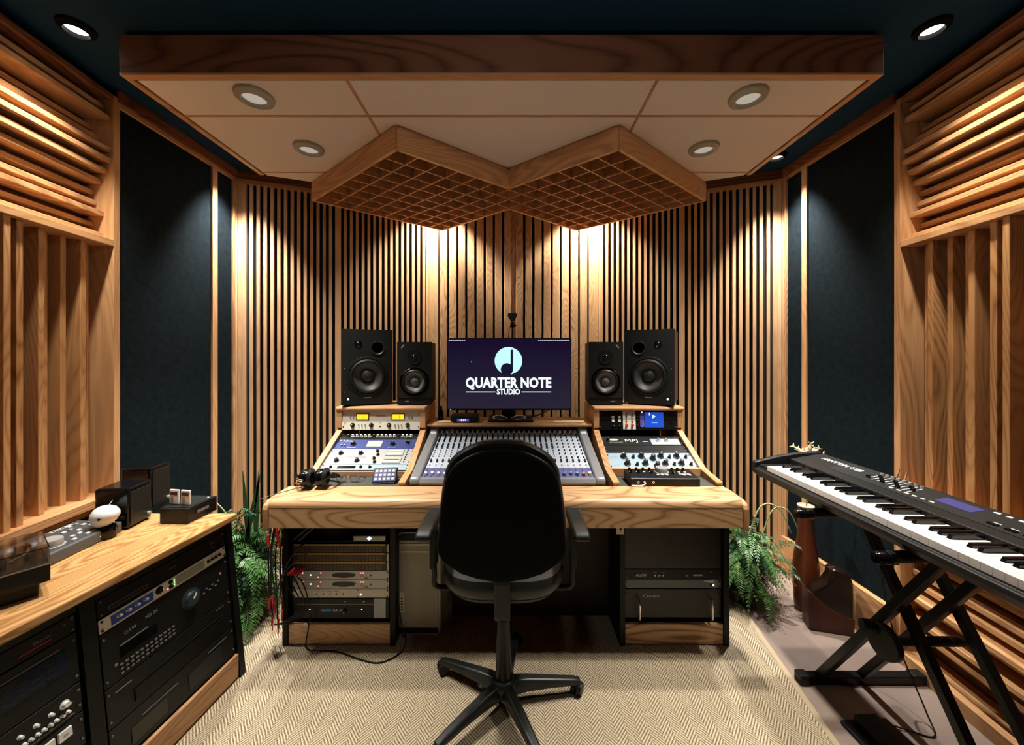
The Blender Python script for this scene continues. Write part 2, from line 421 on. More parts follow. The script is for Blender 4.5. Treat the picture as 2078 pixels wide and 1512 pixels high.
# ------------------------------------------------------------------ rug
root = thing('herringbone_rug', 'beige herringbone sisal rug under the desk and office chair', 'rug', (0, 1.2, 0))
poly = [(-1.34, -1.0), (.86, -1.0), (1.20, 1.413), (1.325, 2.30), (-1.34, 2.30)]
part('pile', MB().prism(poly, 0, .009), RUG, root, world=True)
def strip(a, b, wd=.012):
    a, b = Vector((*a, 0)), Vector((*b, 0)); d = (b-a).normalized(); nrm = Vector((-d.y, d.x, 0))*wd
    return [tuple((a+nrm)[:2]), tuple((a-nrm)[:2]), tuple((b-nrm)[:2]), tuple((b+nrm)[:2])]
part('binding', MB().prism(strip(poly[1], poly[2]), .001, .011).prism(strip(poly[2], poly[3]), .001, .011), RUGB, root, world=True)

# ------------------------------------------------------------------ ceiling cloud
root = thing('ceiling_cloud', 'large suspended ceiling panel with cream cloth and a dark oak rim', 'ceiling panel', (-.045, 1.463, 2.53))
XL, XR, YF = -1.51, 1.43, 1.463
Zc = 2.53
back = lambda x: min(2.29+(x-XL)*.384, 2.29+(XR-x)*.384, 2.67)
part('fascia', MB().box(XL, XR, YF, YF+.02, Zc, 2.682), DX, root, world=True, bevel=.002)
part('fascia', MB().box(XL, XL+.02, YF+.02, 2.29, Zc, 2.682), DY, root, world=True, bevel=.002)
part('fascia', MB().box(XR-.02, XR, YF+.02, 2.29, Zc, 2.682), DY, root, world=True, bevel=.002)
part('core', MB().prism([(XL+.02, YF+.02), (XR-.02, YF+.02), (XR-.02, 2.29), (.44, 2.66), (-.52, 2.66), (XL+.02, 2.29)], Zc+.022, 2.68), BLK, root, world=True)
part('lip', MB().box(XL+.001, XR-.001, YF-.001, YF+.028, Zc-.004, Zc+.004), GX, root, world=True)
part('lip', MB().box(XL+.001, XL+.026, YF+.028, 2.28, Zc-.004, Zc+.004), OY, root, world=True)
part('lip', MB().box(XR-.026, XR-.001, YF+.028, 2.28, Zc-.004, Zc+.004), OY, root, world=True)
colx = [XL+.028, -.65, .572, XR-.028]; rowy = [YF+.03, 1.722, 2.253]
for i in range(3):
    a, b = colx[i]+.006, colx[i+1]-.006
    for j in range(3):
        y0 = rowy[j]+.006
        if j < 2: pl = [(a, y0), (b, y0), (b, rowy[j+1]-.006), (a, rowy[j+1]-.006)]
        else: pl = [(a, y0), (b, y0), (b, back(b)-.01)]+([(.44, 2.66), (-.52, 2.66)] if i == 1 else [])+[(a, back(a)-.01)]
        part('cloth_panel', MB().prism(pl, Zc, Zc+.02), CREAM, root, world=True, bevel=.002)
for x in colx[1:3]: part('batten', MB().box(x-.006, x+.006, YF+.03, 2.6, Zc-.001, Zc+.02), GX, root, world=True)
for y in rowy[1:]: part('batten', MB().box(XL+.028, XR-.028, y-.005, y+.005, Zc-.0015, Zc+.02), GX, root, world=True)

def ring_light(x, y, z, r, label, group, trim, face, depth=.022):
    t = thing('downlight', label, 'light', (x, y, z), group)
    part('trim_ring', MB().lathe([(r*.70, 0), (r*.62, -depth*.4), (r*.66, -depth), (r*.96, -depth*.55), (r, -.001)], 32, caps=False), trim, t, smooth=True)
    part('lamp', MB().cyl((0, 0, -.001), (0, 0, -.005), r*.62, n=24), face, t)
    return t
nm = ['near end of the cloud beside the left batten', 'near end of the cloud beside the right batten', 'far end of the cloud on the cabinet side', 'far end of the cloud on the keyboard side']
for (x, y), q in zip(CLOUD_L, nm):
    ring_light(x, y, Zc, .075, 'cream recessed downlight at the '+q, 'cloud downlights', TRIMG, LAMPD)
nm = ['above the diffuser of the cabinet side', 'above the diffuser of the keyboard side', 'in the dark corner of the cabinet side', 'in the dark corner of the keyboard side', 'behind the cloud by the taller cabinet-side speaker', 'behind the cloud by the keyboard-side speakers']
for (x, y), q in zip(PERIM_L, nm):
    ring_light(x, y, WT, .055, 'bright round spotlight in the navy ceiling '+q, 'ceiling spotlights', mat('matt_black_trim', (.003, .003, .003), .9, spec=.1), LAMP)

# ------------------------------------------------------------------ grid diffusers below the cloud
ZB, ZT = 2.414, 2.5255
def grid(s, label):
    near = Vector((-.02+s*.524, 1.79)); e1 = Vector((s*.765, .644))  # outward
    e1 = Vector((s*.705, .595)).normalized(); e2 = Vector((-s*.707, .568)).normalized()
    S1, S2, Nc = .9225, .91, 8; xc = -.02
    root = thing('grid_diffuser', label, 'diffuser', (near.x, near.y, ZB), 'grid diffusers')
    def clip(p, q):
        # keep the side where s*(x-xc) >= 0
        f = lambda v: s*(v.x-xc)
        a, b = f(p), f(q)
        if a < 0 and b < 0: return None
        if a < 0: p = p+(q-p)*(-a/(b-a))
        if b < 0: q = p+(q-p)*(a/(a-b))
        return p, q
    def slat(name, p, q, th, z0, z1, m, off=0):
        c = clip(p, q)
        if not c or (c[1]-c[0]).length < .03: return
        p, q = c; d = (q-p); Ln = d.length; ang = math.atan2(d.y, d.x)
        me = MB().box(0, Ln, -th/2+off, th/2+off, 0, z1-z0)
        o = part(name, me, m, root); o.location = (p.x-near.x, p.y-near.y, z0-ZB); o.rotation_euler = (0, 0, ang)
    LX = GX
    slat('frame_board', near, near+e1*S1, .016, ZB, ZT, OX)
    slat('frame_board', near, near+e2*S2, .016, ZB, ZT, OX)
    slat('frame_board', near+e1*S1, near+e1*S1+e2*S2, .016, ZB, ZT, OX)
    slat('frame_board', near+e2*S2, near+e2*S2+e1*S1, .016, ZB, ZT, OX)
    for i in range(1, Nc):
        p = near+e1*(S1*i/Nc); slat('slat', p, p+e2*S2, .007, ZB+.001, ZT, LX)
        p = near+e2*(S2*i/Nc); slat('slat', p, p+e1*S1, .007, ZB+.0015, ZT, LX)
    r2 = random.Random(3+s)
    for i in range(Nc):
        for j in range(Nc):
            q = [near+e1*(S1*(i+a)/Nc)+e2*(S2*(j+b)/Nc) for a, b in ((.05, .05), (.95, .05), (.95, .95), (.05, .95))]
            if min(s*(v.x-xc) for v in q) < 0:
                continue
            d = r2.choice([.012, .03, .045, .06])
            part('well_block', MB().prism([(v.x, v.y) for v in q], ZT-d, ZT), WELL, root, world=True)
    return root
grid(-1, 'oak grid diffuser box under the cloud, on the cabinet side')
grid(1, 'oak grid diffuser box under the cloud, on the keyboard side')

# ------------------------------------------------------------------ studio desk
desk = thing('studio_desk', 'wide oak mixing desk with raised rack turrets and black rack pedestals', 'desk', (-.03, 1.9, 0))
wp = lambda name, mb, m, **k: part(name, mb, m, desk, world=True, **k)
# padded front: top board, apron, rounded end caps
prof = [(1.905, .768), (1.905, .792), (1.80, .790), (1.765, .787), (1.749, .780), (1.741, .768), (1.74, .750), (1.76, .750), (1.76, .768)]
wp('armrest', MB().prism(prof, -1.115, 1.057, 'x'), DESKX, smooth=True)
wp('apron', MB().box(-1.115, 1.057, 1.741, 1.762, .655, .750), DESKX, bevel=.002)
for a, b in ((-1.143, -1.1165), (1.0585, 1.085)):
    capp = [(1.905, .64), (1.905, .780), (1.775, .775), (1.745, .762), (1.737, .742), (1.737, .648), (1.745, .640)]
    wp('end_cap', MB().prism(capp, a, b, 'x'), OZ, bevel=.006, seg=3)
side = [(1.91, .655), (1.91, .800), (2.07, .815), (2.385, .985), (2.352, 1.000), (2.35, 1.104), (2.66, 1.104), (2.66, .655)]
topr = [(1.905, .793), (1.905, .808), (2.07, .832), (2.385, .988), (2.385, .972), (2.075, .815)]
GL0, GL1, GR0, GR1 = -1.053, -.570, .54, 1.023
for a, b in ((GL0-.032, GL0-.001), (GL1+.001, GL1+.034), (GR0-.034, GR0-.001), (GR1+.001, GR1+.032)):
    wp('side_panel', MB().prism(side, a, b, 'x'), OZ, bevel=.002)
    wp('rail', MB().prism([(1.906, .801), (1.906, .812), (2.064, .832), (2.385, .998), (2.398, .986), (2.07, .816)], a-.001, b+.001, 'x'), OY, bevel=.002)
for a, b in ((GL0-.035, GL1+.037), (GR0-.037, GR1+.038)):
    wp('speaker_shelf', MB().box(a, b, 2.338, 2.66, 1.105, 1.130), OX, bevel=.010, seg=3)
wp('bridge_shelf', MB().box(GL1+.037, GR0-.037, 2.365, 2.64, 1.000, 1.020), OX, bevel=.008, seg=3)
wp('tray', MB().box(GL0, GL1, 1.906, 2.075, .765, .790), PADM)
wp('tray', MB().box(GR0, GR1, 1.906, 2.075, .765, .790), PADM)
wp('kick_strip', MB().box(GR0, GR1, 2.062, 2.078, .790, .832), OX, bevel=.002)
wp('kick_strip', MB().box(GL0, GL1, 2.066, 2.078, .790, .815), OX, bevel=.002)
wp('inner_floor', MB().box(-1.08, 1.05, 1.77, 2.66, .655, .675), BLK)
wp('back_board', MB().box(-1.08, 1.05, 2.645, 2.66, .675, 1.0), BLK)
# pedestals
for a, b in ((-1.135, -.577), (.533, 1.074)):
    wp('pedestal_side', MB().box(a, a+.026, 1.88, 2.55, .012, .654), BLK)
    wp('pedestal_side', MB().box(b-.026, b, 1.88, 2.55, .012, .654), BLK)
    wp('pedestal_back', MB().box(a+.027, b-.027, 2.53, 2.549, .012, .654), BLK)
    wp('pedestal_floor', MB().box(a+.027, b-.027, 1.905, 2.529, .085, .10), BLK)
    wp('plinth', MB().box(a+.027, b-.027, 1.884, 1.904, .016, .115), DESKX, bevel=.004)
wp('modesty_panel', MB().box(-.33, .532, 2.10, 2.115, .012, .654), mat('dark_red_brown', (.018, .006, .004), .6))
wp('outlet_plate', MB().box(.487, .523, 1.775, 1.781, .612, .651), CRM)
wp('socket', MB().cyl((.507, 1.7745, .636), (.507, 1.776, .636), .006, n=12), BLK)
wp('indicator_lamp', MB().box(-.862, -.850, 1.765, 1.775, .648, .654), EORG)
wp('indicator_lamp', MB().box(.955, .967, 1.765, 1.775, .648, .654), ERED)

# ------------------------------------------------------------------ rack units
def unit(name, label, cat, M, h, face, items, width=.4826, depth=.22, group=None, ears=True, chassis=BLKM):
    t = thing(name, label, cat, M, group)
    if 'CABINET_UNITS' in globals(): depth = .16
    part('chassis', MB().box(-width/2+.02, width/2-.02, .004, depth, .003, h-.003), chassis, t)
    part('face_plate', MB().box(-width/2, width/2, 0, .004, .0006, h-.0006), face, t, bevel=.0008, seg=1)
    if ears:
        for sx_ in (-1, 1):
            for zz in ((.008, h-.008) if h < .06 else (.02, h-.02)):
                shared('screw', lambda mb: mb.cyl((0, -.003, 0), (0, .001, 0), .0035, n=8), 'screw', BLKP if face not in (BLKM, BLK, BLKP) else mat('dull_screw', (.10, .10, .10), .4), t, (sx_*(width/2-.008), 0, zz))
    for it in items:
        k = it[0]
        if k == 'knob':
            _, x, z, r, m = it[:5]; hgt = it[5] if len(it) > 5 else r*1.2
            o = shared(('knob', r, hgt), lambda mb: mb.lathe([(r*1.15, 0), (r*1.15, -hgt*.15), (r*.85, -hgt*.2), (r*.72, -hgt), (0, -hgt)], 14, axis='y'), 'knob', m, t, (x, 0, z))
            if r > .005: 
                shared(('pointer', r), lambda mb: mb.box(-r*.1, r*.1, -hgt-.0006, -hgt+.0001, 0, r*.6), 'pointer', WHT, t, (x, 0, z), rot=(0, rnd.uniform(-2, 2), 0), smooth=False)
        elif k == 'box':
            _, nm_, x, z, wx, wz, m = it[:7]; p = it[7] if len(it) > 7 else .002
            shared(('box', wx, wz, p), lambda mb: mb.box(-wx/2, wx/2, -p, .0005, -wz/2, wz/2), nm_, m, t, (x, 0, z), smooth=False)
        elif k == 'oval':
            _, nm_, x, z, wx, wz, m = it
            shared(('oval', wx, wz), lambda mb: mb.add([(wx/2*math.cos(2*PI*i/24), yy, wz/2*math.sin(2*PI*i/24)) for yy in (-.0012 if nm_ == 'bezel' else -.0024, .0005) for i in range(24)],
                   [tuple(range(24)), tuple(range(24, 48))]+[(i, (i+1) % 24, 24+(i+1) % 24, 24+i) for i in range(24)]), nm_, m, t, (x, 0, z), smooth=False)
        elif k == 'ring':
            _, x, z, r, m = it
            shared(('ring', r), lambda mb: mb.lathe([(r*.80, 0), (r*.80, -.0015), (r, -.0015), (r, 0)], 12, axis='y'), 'jack', m, t, (x, 0, z), smooth=False)
        elif k == 'disc':
            _, nm_, x, z, r, m = it
            shared(('disc', r), lambda mb: mb.cyl((0, -.0015, 0), (0, .0005, 0), r, n=14), nm_, m, t, (x, 0, z), smooth=False)
        elif k == 'text':
            _, s_, x, z, size, m = it[:6]
            text('lettering', s_, size, m, t, (x, -.0012, z), sx=it[6] if len(it) > 6 else 1, shear=it[7] if len(it) > 7 else 0)
        elif k == 'handle':
            _, x, z, hh, m = it
            shared(('hnd', hh), lambda mb: mb.tube([(0, 0, -hh/2), (0, -.03, -hh/2), (0, -.035, -hh/2+.008), (0, -.035, hh/2-.008), (0, -.03, hh/2), (0, 0, hh/2)], .005, 8), 'handle', m, t, (x, 0, z))
    return t
U = .04445
GLc, GRc = (GL0+GL1)/2, (GR0+GR1)/2
TILT = math.atan2(.150, .32)
def slope(cx, d):    # d metres up the slope from its foot
    return T(cx, 2.072+d*math.cos(TILT), .822+d*math.sin(TILT)) @ RX(-(PI/2-TILT))
# cabinet-side slope, from the foot up
unit('synth_strip', 'low light-blue rack strip with dark display behind the eyeglasses', 'rack unit', slope(GLc, 0), U, SILB,
     [('box', 'display', -.10, .022, .10, .018, BLKG)]+[('knob', x, .022, .008, BLKP, .012) for x in (-.185, -.02, .03)]
     +[('box', 'button', .06+.028*i, .013+.017*j, .022, .010, ELBL) for i in range(5) for j in range(2)])
its = [('knob', x, z, .013, BLKP, .018) for x, z in ((-.175, .092), (-.06, .092), (-.175, .030), (-.06, .030))]
its += [('knob', .03+(i % 2)*.012-.02*(i//2)*0, .112-.031*i, .009, BLKP, .014) for i in range(4)]
its += [('box', 'meter_frame', .135, .098, .10, .052, GRYF, .004), ('box', 'meter', .135, .098, .085, .036, EWRM, .006), ('box', 'meter_frame', .135, .035, .10, .052, GRYF, .004), ('box', 'meter', .135, .035, .085, .036, EWRM, .006)]
its += [('box', 'stripe', .135, .098-.063*j, .083, .006, BRN, .007) for j in range(2)]+[('box', 'switch', .205, .02+i*.02, .006, .006, BLKP, .005) for i in range(6)]
its += [('box', 'marking', -.12, .060, .2, .0015, BLKP, .001)]
unit('compressor', 'silver rack compressor with black knobs and two cream meters', 'rack unit', slope(GLc, U), 3*U, SIL, its)
its = [('knob', x, .042, .015, BLKP, .02) for x in (-.135, .10)]+[('knob', .185, .055, .013, BLKP, .018)]
its += [('box', 'meter', -.01, .046, .085, .05, EWRM, .003), ('text', 'LIMITER', -.17, .07, .013, WHT), ('box', 'switch', -.20, .03, .008, .008, SIL, .008), ('box', 'switch', -.18, .03, .008, .008, SIL, .008), ('box', 'marking', .10, .015, .05, .002, WHT, .001), ('box', 'marking', -.135, .012, .05, .002, WHT, .001)]
its += [('disc', 'lamp', -.225+.02*i, .078, .003, WHT) for i in range(3)]
unit('blue_limiter', 'deep blue rack limiter with lit cream meter below the knob row', 'rack unit', slope(GLc, 4*U), 2*U, BLUF, its)
unit('equalizer', 'black rack strip with a row of white knobs above the blue limiter', 'rack unit', slope(GLc, 6*U), U*1.2, BLKM,
     [('knob', -.19+.0255*i, .028, .0085, WHT if i % 6 else BLKP, .016) for i in range(16)])
def turret(cx, z0=.985): return T(cx, 2.352, z0) @ RX(-.13)
its = [('box', 'meter_frame', x, .080, .080, .042, BLK, .003) for x in (-.115, .105)]+[('box', 'meter', x, .080, .070, .032, EYEL, .0045) for x in (-.115, .105)]
its += [('box', 'needle', x+.008, .080, .0015, .022, BRN, .0052) for x in (-.115, .105)]
its += [('knob', x, .030, .012, BLKP, .018) for x in (-.175, -.06, .05, .165)]
its += [('box', 'switch', x+dx, .030, .004, .012, SIL, .009) for x in (-.117, .107) for dx in (-.02, 0, .02)]+[('box', 'switch', x, .078, .005, .012, SIL, .008) for x in (-.19, -.172, .172, .19)]
its += [('box', 'marking', .0, .082, .07, .001, RED, .0008), ('text', 'TELETRONIX', -.003, .087, .0095, RED, 1), ('disc', 'jewel', -.005, .022, .005, BLKP), ('disc', 'screw', -.005, .045, .003, GRYF)]
unit('levelling_amplifier', 'ivory rack amplifier with two amber meters under the paired speakers', 'rack unit', turret(GLc), .118, CRM, its)
# keyboard-side slope
its = []
for j, (z, ofs) in enumerate(((.100, 0), (.040, .005))):
    for i, x in enumerate((-.145, -.045, .065, .155)):
        its.append(('knob', x+ofs, z, .0165, CHPL, .030))
    its.append(('knob', .015+ofs, z-.018, .0165, CHPL, .030))
    for x in (-.093, .112, .205): its.append(('knob', x+ofs, z-.008, .009, BLKP, .020))
    its += [('box', 'marking', -.205, z, .045, .0015, GRYF, .001), ('box', 'marking', -.205, z-.012, .045, .0015, GRYF, .001), ('disc', 'lamp', .222, z-.02, .005, WHT)]
unit('tube_equalizer', 'pale blue rack equalizer with two rows of large dark knobs', 'rack unit', slope(GRc, .008), 3*U, SILB, its)
unit('blank_unit', 'black blank rack panel above the pale blue equalizer', 'rack unit', slope(GRc, .008+3*U), 1.5*U, BLKM, [('box', 'vent', -.05, .03, .3, .004, BLK, .001)])
unit('preamplifier', 'black rack preamp lettered MPJ with a grey plate at one end', 'rack unit', slope(GRc, .008+4.5*U), 2*U, BLKM,
     [('text', 'MPJ', -.06, .045, .036, WHT, 1.5), ('box', 'plate', .14, .035, .17, .055, GRYF, .002), ('oval', 'badge', -.165, .055, .06, .014, EWRM),
      ('knob', .10, .045, .012, CHROME, .016), ('knob', .15, .045, .012, CHROME, .016), ('knob', -.20, .05, .010, BLKP, .02), ('box', 'marking', .02, .035, .03, .003, WHT), ('box', 'marking', -.155, .03, .08, .003, GRYF)])
its = [('box', 'module', -.055, .060, .078, .112, CRM, .003), ('box', 'screen', .10, .062, .115, .092, EBLU, .004), ('box', 'strip', .025, .062, .026, .085, mat('violet_panel', (.10, .09, .40), .4), .003)]
its += [('box', 'button', x, z, .015, .008, WHT, .004) for x in (-.155, -.115) for z in (.080, .067, .054)]
its += [('knob', x, .026, .009, BLKP, .012) for x in (-.155, -.115)]+[('knob', x, .028, .009, RED, .018) for x in (-.073, -.037)]
its += [('knob', x, z, .0045, BLKP, .012) for x in (-.073, -.037) for z in (.050, .068, .086, .102)]
its += [('disc', 'led', .025, z, .0035, EWHT) for z in (.108, .076, .068, .022)]+[('knob', -.002, z, .005, CHPL, .01) for z in (.10, .08, .06, .03)]
mod = unit('module_rack', 'black modular rack with ivory module and bright blue screen', 'rack unit', turret(GRc), .118, BLKM, its)
part('play_mark', MB().prism([(.088, .095), (.088, .070), (.110, .082)], -.0055, -.004, 'y'), ELBL, mod)
text('lettering', 'CONSOLE', .008, ELBL, mod, (.10, -.0046, .045))
part('figure_mark', MB().box(.068, .074, -.0055, -.004, .088, .106), EWRM, mod)

# pedestal racks
def lower(cx, z0): return T(cx, 1.902, z0)
PL, PR = -.856, .8035
jacks = []
for j in range(2): jacks += [('ring', -.205+.0176*i, .0105+.0150*j, .0058, mat('jack_nickel', (.30, .26, .18), .35, .5)) for i in range(24)]
for r_ in range(3):
    z0 = .3705+r_*.0450
    t = unit('patchbay', 'brown and brass patchbay, %s of the three stacked together' % ['lowest', 'middle one', 'topmost'][r_], 'patchbay', lower(PL, z0), .0447, BRN,
             [('box', 'brass_strip', -.006, .039, .455, .008, GOLD, .0015), ('box', 'label_plate', .236, .022, .010, .040, CRM, .0015)]+jacks, group='patchbays', ears=False)
for r_ in range(2):
    z0 = .2795+r_*.0453
    its = [('oval', 'bezel', .015, .0225, .128, .030, WHT), ('oval', 'display', .015, .0235, .120, .025, BLKG), ('disc', 'button', .150, .022, .004, BLKP)]
    its += [('disc', 'led', x, z, .0035, ERED) for x, z in ((-.19, .034), (-.212, .014), (-.10, .034), (-.112, .014), (.100, .034), (.112, .034))]
    its += [('disc', 'led', -.15, .024, .003, EWHT), ('disc', 'dial', -.105, .024, .009, mat('pink_print', (.50, .33, .30), .5)), ('disc', 'dial', .106, .024, .009, MATS.get('pink_print') or RED)]
    its += [('text', 'DIGITAL', .012, .0045, .006, GRYF), ('box', 'marking', .128, .008, .02, .0015, RED), ('box', 'marking', .128, .014, .02, .0015, RED)]
    unit('digital_processor', 'silver rack processor with oval black display, %s of the pair' % ['lower', 'upper'][r_], 'rack unit', lower(PL, z0), .045, SIL, its, group='oval display processors')
unit('headphone_amplifier', 'ivory rack strip with four white labels below the oval display units', 'rack unit', lower(PL, .2345), .0445, CRM,
     [('box', 'label_plate', -.125+.033*i, .030, .024, .008, WHT, .002) for i in range(4)]+[('disc', 'jack', -.12+.033*i, .020, .0035, BLKP) for i in range(5)]
     +[('disc', 'led', .10, .017, .004, EWHT)]+[('box', 'slot', x, z, .003, .006, BLKP) for x in (-.11, .085) for z in (.006, .039)])
unit('power_amplifier', 'black power amplifier with blue lettering at the foot of the patchbay rack', 'rack unit', lower(PL, .131), .100, BLKP,
     [('text', 'ALESIS', -.075, .042, .017, mat('blue_print', (.02, .22, .42), .5, em=(.02, .3, .6), es=.25), 1.1, .3), ('text', 'RA-100', -.012, .042, .017, WHT, 1.1, .3),
      ('box', 'plate', .195, .052, .06, .098, GRYF, .0015), ('knob', .02, .038, .012, BLKP, .012), ('disc', 'led', .105, .045, .0025, EWHT), ('disc', 'led', -.155, .045, .0025, EWHT),
      ('box', 'groove', -.03, .072, .39, .0015, GRYF, .0008), ('box', 'marking', .02, .085, .012, .003, GRYF), ('box', 'marking', .115, .085, .01, .006, GRYF)], ears=False)
unit('effects_unit', 'black rack box just under the apron with tiny orange lamp', 'rack unit', lower(PL, .585), .046, BLKP,
     [('disc', 'led', -.165, .032, .003, EWHT), ('box', 'marking', .10, .03, .02, .003, GRYF), ('box', 'marking', .135, .03, .008, .003, GRYF)], ears=False)
t = thing('audio_interface', 'small silver audio box with glowing blue-white badge above the patchbays', 'audio interface', T(PL+.145, 1.895, .5215))
part('case', MB().box(-.080, .080, 0, .16, 0, .027), SIL, t, bevel=.004, seg=3)
part('badge', MB().add([(0, -.001, .003), (.013, -.001, .0135), (0, -.001, .024), (-.013, -.001, .0135), (0, .001, .003), (.013, .001, .0135), (0, .001, .024), (-.013, .001, .0135)],
     [(0, 1, 2, 3), (4, 7, 6, 5), (0, 4, 5, 1), (1, 5, 6, 2), (2, 6, 7, 3), (3, 7, 4, 0)]), E('badge_glow', (.35, .5, 1), 3), t)
part('end_band', MB().box(-.073, -.069, -.0006, .001, .002, .025), GRYF, t)
part('interface_shelf', MB().box(-.39, .09, -.0, .17, -.004, -.0005), BLKM, t)
unit('blank_rack_unit', 'tall black blank panel at the top of the keyboard-side pedestal', 'rack unit', lower(PR, .381), .225, mat('satin_black_brown', (.012, .010, .007), .45), [], ears=False)
unit('effects_processor', 'black rack effects unit with italic white ALESIS lettering', 'rack unit', lower(PR, .3285), .049, BLKP,
     [('text', 'ALESIS', -.16, .020, .017, WHT, 1.1, .3), ('disc', 'button', -.088, .018, .004, WHT), ('disc', 'button', -.048, .018, .004, WHT), ('box', 'marking', -.068, .018, .012, .008, GRYF), ('box', 'marking', -.088, .033, .016, .003, GRYF),
      ('box', 'marking', -.048, .033, .016, .003, GRYF), ('box', 'marking', .125, .020, .045, .008, GRYF), ('disc', 'button', .07, .018, .004, GRYF), ('box', 'marking', .19, .034, .01, .002, GRYF)])
unit('power_conditioner', 'slate grey rack strip with a white lamp at one end', 'rack unit', lower(PR, .2830), .0435, mat('slate_face', (.12, .14, .145), .45),
     [('disc', 'lamp', .203, .015, .0045, EWHT), ('box', 'marking', .178, .036, .045, .004, WHT), ('box', 'marking', .19, .030, .022, .004, WHT), ('disc', 'switch', .192, .017, .007, BLKP)])
unit('amplifier', 'large black amplifier with two chrome handles and white lettering', 'rack unit', lower(PR, .136), .143, MATS['satin_black_brown'],
     [('text', 'Carvera', -.108, .108, .022, WHT, 1.15), ('handle', -.175, .055, .095, CHROME), ('handle', .182, .055, .095, CHROME), ('disc', 'screw', .12, .02, .003, BLKM)])

# ------------------------------------------------------------------ mixing console
MT = math.radians(14.5)
mix = thing('mixing_console', 'wide silver and blue audio mixing console behind the office chair', 'mixer', T(-.022, 1.915, .800) @ RX(MT))
LN = .60; W2 = .495
part('body', MB().box(-W2+.05, W2-.05, .02, LN, -.045, .012), mat('mixer_blue_white', (.56, .63, .74), .4), mix, bevel=.004)
def cheek(s): return MB().prism([(.0, -.04), (.0, .012), (.012, .026), (.10, .030), (.48, .040), (.52, .075), (.57, .080), (.60, .06), (.60, -.04)], *sorted((s*(W2-.052), s*W2)), 'x')
GREYM = mat('mixer_cheek', (.26, .265, .28), .32, .2)
for s in (-1, 1): part('cheek', cheek(s), GREYM, mix, bevel=.012, seg=3, smooth=True)
part('wrist_pad', MB().prism([(-.005, -.03), (-.005, .010), (.006, .022), (.028, .020), (.030, -.03)], -W2+.052, W2-.052, 'x'), GREYM, mix, smooth=True)
part('fader_strip', MB().box(-W2+.052, W2-.052, .031, .125, .0121, .0145), mat('mixer_lavender', (.10, .115, .26), .4), mix)
part('name_band', MB().box(-.34, .30, .560, LN-.002, .0121, .016), mat('mixer_navy', (.012, .016, .10), .35), mix)
text('lettering', 'VENICE', .03, mat('magenta_print', (.5, .1, .25), .5), mix, (-.30, .578, .0165), rot=(0, 0, 0), sx=1.5)
text('lettering', 'F24', .024, WHT, mix, (-.19, .578, .0165), rot=(0, 0, 0), sx=1.2)
part('badge', MB().lathe([(.03, .012), (.03, .017), (0, .017)], 20, (-.37, .572, 0)), mat('badge_pearl', (.75, .68, .78), .3), mix)
NCH = 27; px0, px1 = -.425, .425
cols = [px0+(px1-px0)*i/(NCH-1) for i in range(NCH)]
def knobrow(rows, r, h, m, sel=None):
    mb = MB()
    for y in rows:
        for i, x in enumerate(cols):
            if sel and not sel(i): continue
            mb.cyl((x, y, .012), (x, y, .012+h), r, r*.75, 7)
    part('knob_field', mb, m, mix, kind='stuff')
knobrow([.535], .0085, .024, WHT); knobrow([.505], .006, .016, CHPL)
knobrow([.475, .450, .425], .0068, .011, BLKG, lambda i: i < 22); knobrow([.390, .368, .346], .0070, .011, mat('teal_black', (.012, .03, .035), .35), lambda i: i < 22)
knobrow([.315, .292, .270, .248], .0042, .007, mat('knob_grey', (.10, .11, .13), .4), lambda i: i < 22)
knobrow([.475, .435, .395, .355, .315, .275, .235], .0055, .009, BLKG, lambda i: i >= 22)
knobrow([.205, .19], .0062, .010, CHPL); knobrow([.158], .0065, .007, WHT)
mb = MB()
for i, x in enumerate(cols):
    mb.box(x-.008, x+.008, .138, .1395, .012, .013)
    mb.box(x+.0145, x+.0152, .14, .52, .012, .0128)
part('printed_lines', mb, mat('print_grey', (.25, .27, .33), .5), mix, kind='stuff')
for i, x in enumerate(cols):
    shared('fslot', lambda mb: mb.box(-.0012, .0012, -.042, .04, 0, .0006), 'fader_slot', BLK, mix, (x, .078, .0146), smooth=False)
    m = WHT if i < 18 else (mat('fader_blue', (.06, .16, .42), .4) if i < NCH-2 else (RED if i == NCH-2 else mat('fader_yellow', (.85, .72, .3), .4)))
    shared('fader', lambda mb: mb.prism([(-.011, 0), (-.008, .013), (0, .009), (.008, .013), (.011, 0)], -.0065, .0065, 'x'), 'fader', m, mix, (x, .060+.004*math.sin(i*1.7), .0150), smooth=False)

# ------------------------------------------------------------------ monitor loudspeakers
def driver(mb_r, c, parent, ring_m, cone_m, cap_m, depth=.03):
    x, z = c; r = mb_r
    part('surround', MB().lathe([(r*1.12, 0), (r*1.12, -.004), (r*1.0, -.010), (r*.90, -.006), (r*.86, 0)], 40, (x, 0, z), 'y'), ring_m, parent, smooth=True)
    part('cone', MB().lathe([(r*.90, -.004), (r*.62, .014), (r*.30, .026)], 40, (x, 0, z), 'y'), cone_m, parent, smooth=True)
    part('dust_cap', MB().lathe([(r*.46, .022), (r*.42, .012), (r*.28, .003), (0, -.001)], 32, (x, 0, z), 'y'), cap_m, parent, smooth=True)
CONE = mat('cone_paper', (.030, .030, .031), .42); RUBB = mat('rubber', (.006, .007, .007), .45, spec=.3); CAB = mat('speaker_cabinet', (.0042, .0052, .0046), .55, spec=.3, bump=.1, bscale=300)
CABG = mat('speaker_baffle_grey', (.010, .011, .010), .5, spec=.3, bump=.1, bscale=300)
SPW = mat('speaker_walnut', (.07, .030, .012), .45)
